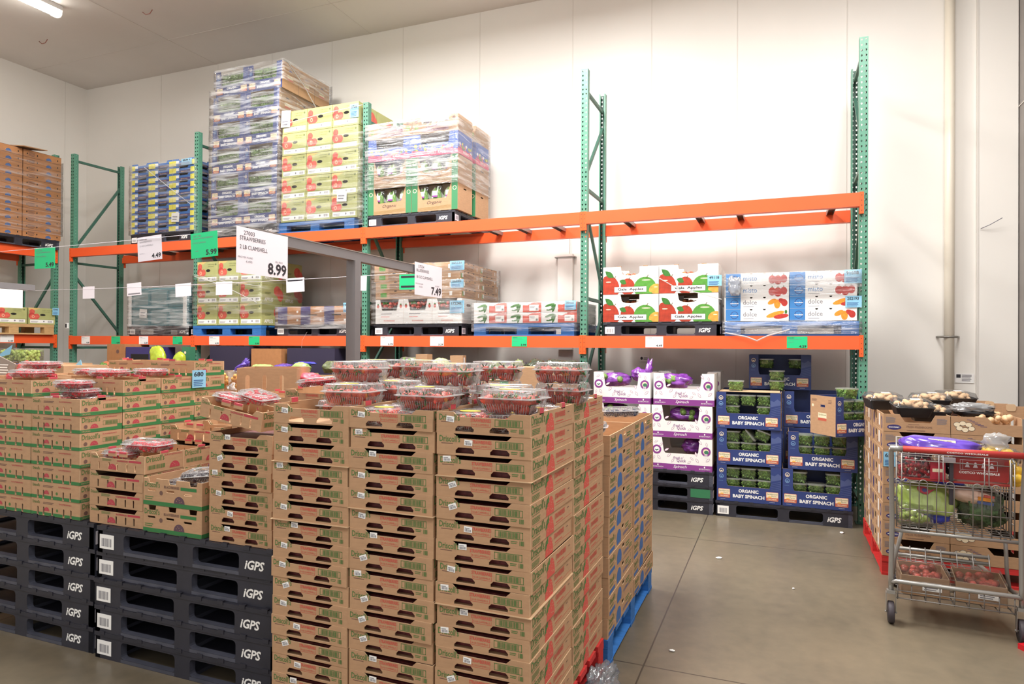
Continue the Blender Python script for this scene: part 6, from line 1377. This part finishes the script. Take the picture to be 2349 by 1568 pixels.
b = MB(); b.loft([[V((x, y, z)) for x, y in rrect(-.095, -.055, .095, .055, .02, 3)] for z in (0, .115)] + [[V((x, y, .128)) for x, y in rrect(-.08, -.045, .08, .045, .02, 3)]], CLR if 0 else CL, True, True, True); b.build('clear_box', t)
t = box_carton('red_packet', .075, .03, .11, mat('crimson_packet', (176, 34, 58), .35), lambda b, f_, r_, l_, W, D, H: b.flat(f_, rect(.008, .045, .065, .065), CREAM), 'packet', 'body', None); t.location = CL_(-.115, .03, .884); t['label'] = 'crimson packet with white label in the middle of the cart seat'
t = thing('plum_clamshell', 'clear box of dark fruit right of the crimson packet in the cart', 'clamshell', CL_(-.03, .14, .884)); b = MB(); rr = random.Random(15)
for i in range(16): b.blob((rr.uniform(-.045, .045), rr.uniform(-.03, .03), rr.uniform(.02, .09)), .018, BLKB if i % 3 else RASP, 8, 6)
b.build('dark_fruit', t)['kind'] = 'stuff'; b = MB(); b.loft([[V((x, y, z)) for x, y in rrect(-.06, -.045, .06, .045, .015, 3)] for z in (0, .11)], CL, True, True); b.build('clear_box', t)
RBG = mat('romaine_bag', (176, 204, 92), .22, var=.3, scale=6, rgb2=(206, 226, 140), bump=.35, coat=.7)
t = thing('romaine_bag', 'lime green bag of romaine with red bird-like mark inside the cart basket', 'bag', CL_(-.13, .14, .69), (-.35, .12, 0)); b = MB(); b.blob((0, 0, .06), (.16, .07, .1), RBG, 24, 14, .25, 2, 6, lambda d: V((math.copysign(abs(d.x) ** .7, d.x), d.y, math.copysign(abs(d.z) ** .75, d.z)))); b.build('bag_body', t)
b = MB(); f_ = FR(-.07, -.078, .06); b.panel(f_, ell(.04, .03, .036, .022, 14, rot=-.3), .004, BERRYP); b.flat(f_, ell(.045, .03, .014, .012, 10), NAVYD, .001); b.flat(f_, [(.06, .03), (.105, .05), (.07, .015), (.06, .0), (.05, .02)], BERRYP, .0005); b.build('printed_mark', t)
b = MB(); b.blob((0, 0, .03), (.17, .05, .035), mat('blue_film', (56, 70, 190), .25), 18, 10, .3, 3, 5); b.build('blue_bag', loc=CL_(-.08, .24, .80), label='blue film edge above the romaine bag in the cart', cat='bag')
b = MB(); b.blob((0, 0, .05), (.07, .05, .06), mat('blue_film', (56, 70, 190), .25), 18, 10, .3, 3, 8); b.build('blue_bag', loc=CL_(-.06, .18, .60), label='blue film bag low in the cart beside the green grapes', cat='bag')
t = thing('grape_clamshell', 'clear box of green grapes low at the left of the cart basket', 'clamshell', CL_(-.19, .10, .592)); grapes(.15, .11, .105, 46, .015, 8).build('green_grapes', t)['kind'] = 'stuff'
b = MB(); b.loft([[V((x, y, z)) for x, y in rrect(-.09, -.07, .09, .07, .02, 3)] for z in (0, .125)], CL, True, True, True); b.build('clear_box', t)
t = thing('greens_bag', 'clear bag of dark leafy greens at the right of the cart basket', 'bag', CL_(.16, .2, .6)); b = MB(); b.blob((0, 0, .11), (.12, .12, .11), mat('kale_leaves', (84, 108, 66), .6, var=.4, scale=30, bump=1), 26, 18, .55, 5, 3); b.build('leaves', t); b = MB(); b.blob((0, 0, .12), (.13, .13, .13), CL, 20, 12, .2, 3, 3); b.build('clear_film', t)
t = thing('bakery_pack', 'pale pack with pink and orange printing at the upper right of the cart basket', 'packet', CL_(.10, .12, .76), (0, .1, 0)); b = MB(); b.blob((0, 0, .03), (.12, .06, .045), mat('pale_peach_film', (222, 190, 170), .3, var=.2, scale=12, bump=.3), 18, 10, .2, 3, 2); b.build('pack_body', t); b = MB(); b.box(.02, -.065, .02, .09, -.055, .04, PEPO); b.box(.05, -.066, .042, .1, -.055, .055, TOMR); b.box(.02, -.066, .0, .1, -.055, .015, NAVYT); b.build('printed_band', t)
MTM = mat('tomato_red_pack', (150, 66, 48), .4, var=.3, scale=26)
for x, nm in ((-.15, 'left'), (.13, 'right')):
    t = thing('tomato_pack', f'film-wrapped kraft box of tomatoes on the lower cart rack, {nm} one', 'carton', CL_(x - .115, .05, .172), (0, 0, -.05 if x < 0 else -.12), 'tomato boxes on the lower rack')
    b, a1, a2, a3, a4 = tray(.25, .3, .115); b.build('box', t); b = MB(); rr = random.Random(3)
    for i in range(36): b.blob((rr.uniform(.03, .22), rr.uniform(.03, .27), rr.uniform(.08, .105)), rr.uniform(.018, .024), MTM if i % 3 else TOMR, 8, 6)
    b.build('tomatoes', t)['kind'] = 'stuff'
    b = MB(); b.loft([[V((px_, py_, z)) for px_, py_ in rrect(-.004, -.004, .254, .304, .01, 2)] for z in (.01, .135)], CL, False, True); b.build('film', t)
    b = MB(); b.panel(FR(.11, -.0065, .035), rect(0, 0, .1, .05), .0015, PAPER); b.lines(FR(.11, -.0065, .035), .008, .006, .09, .04, 3, INKG, .0006); b.build('label', t)
b = MB(); b.tube([(0, 0, .0), (.0, 0, .42), (-.03, -.05, 1.08)], .02, mat('signal_red', (196, 24, 36), .4), 10); b.box(-.2, .0, .0, .03, .08, .03, MATS['signal_red'], (.0, 0, .5)); b.build('hand_truck', loc=(11.70, -2.62, 0), label='red metal upright and low red foot cut off at the right edge beside the cart', cat='hand truck')
# small litter
for x, y, s_, lb in ((9.82, -1.6, .05, 'white scrap on the open concrete floor'), (10.78, -.42, .06, 'clear film scrap near the navy carton pallet'), (9.715, -3.38, .03, 'small pale crumb by the floor joint'), (6.2, -4.95, .06, 'flattened pale scrap by the left pallet stack'), (10.35, -2.1, .02, 'tiny pale scrap in the middle of the floor')):
    b = MB(); b.blob((0, 0, .006), (s_ * .5, s_ * .3, .006), PAPER, 9, 5, .6, 3, int(x * 10)); [None]; b.build('floor_scrap', loc=(x, y, 0), rot=(0, 0, x), label=lb, cat='litter')
for p in PROTOS: p.drop()
print('objects', len(bpy.data.objects), 'berries', NB[0])
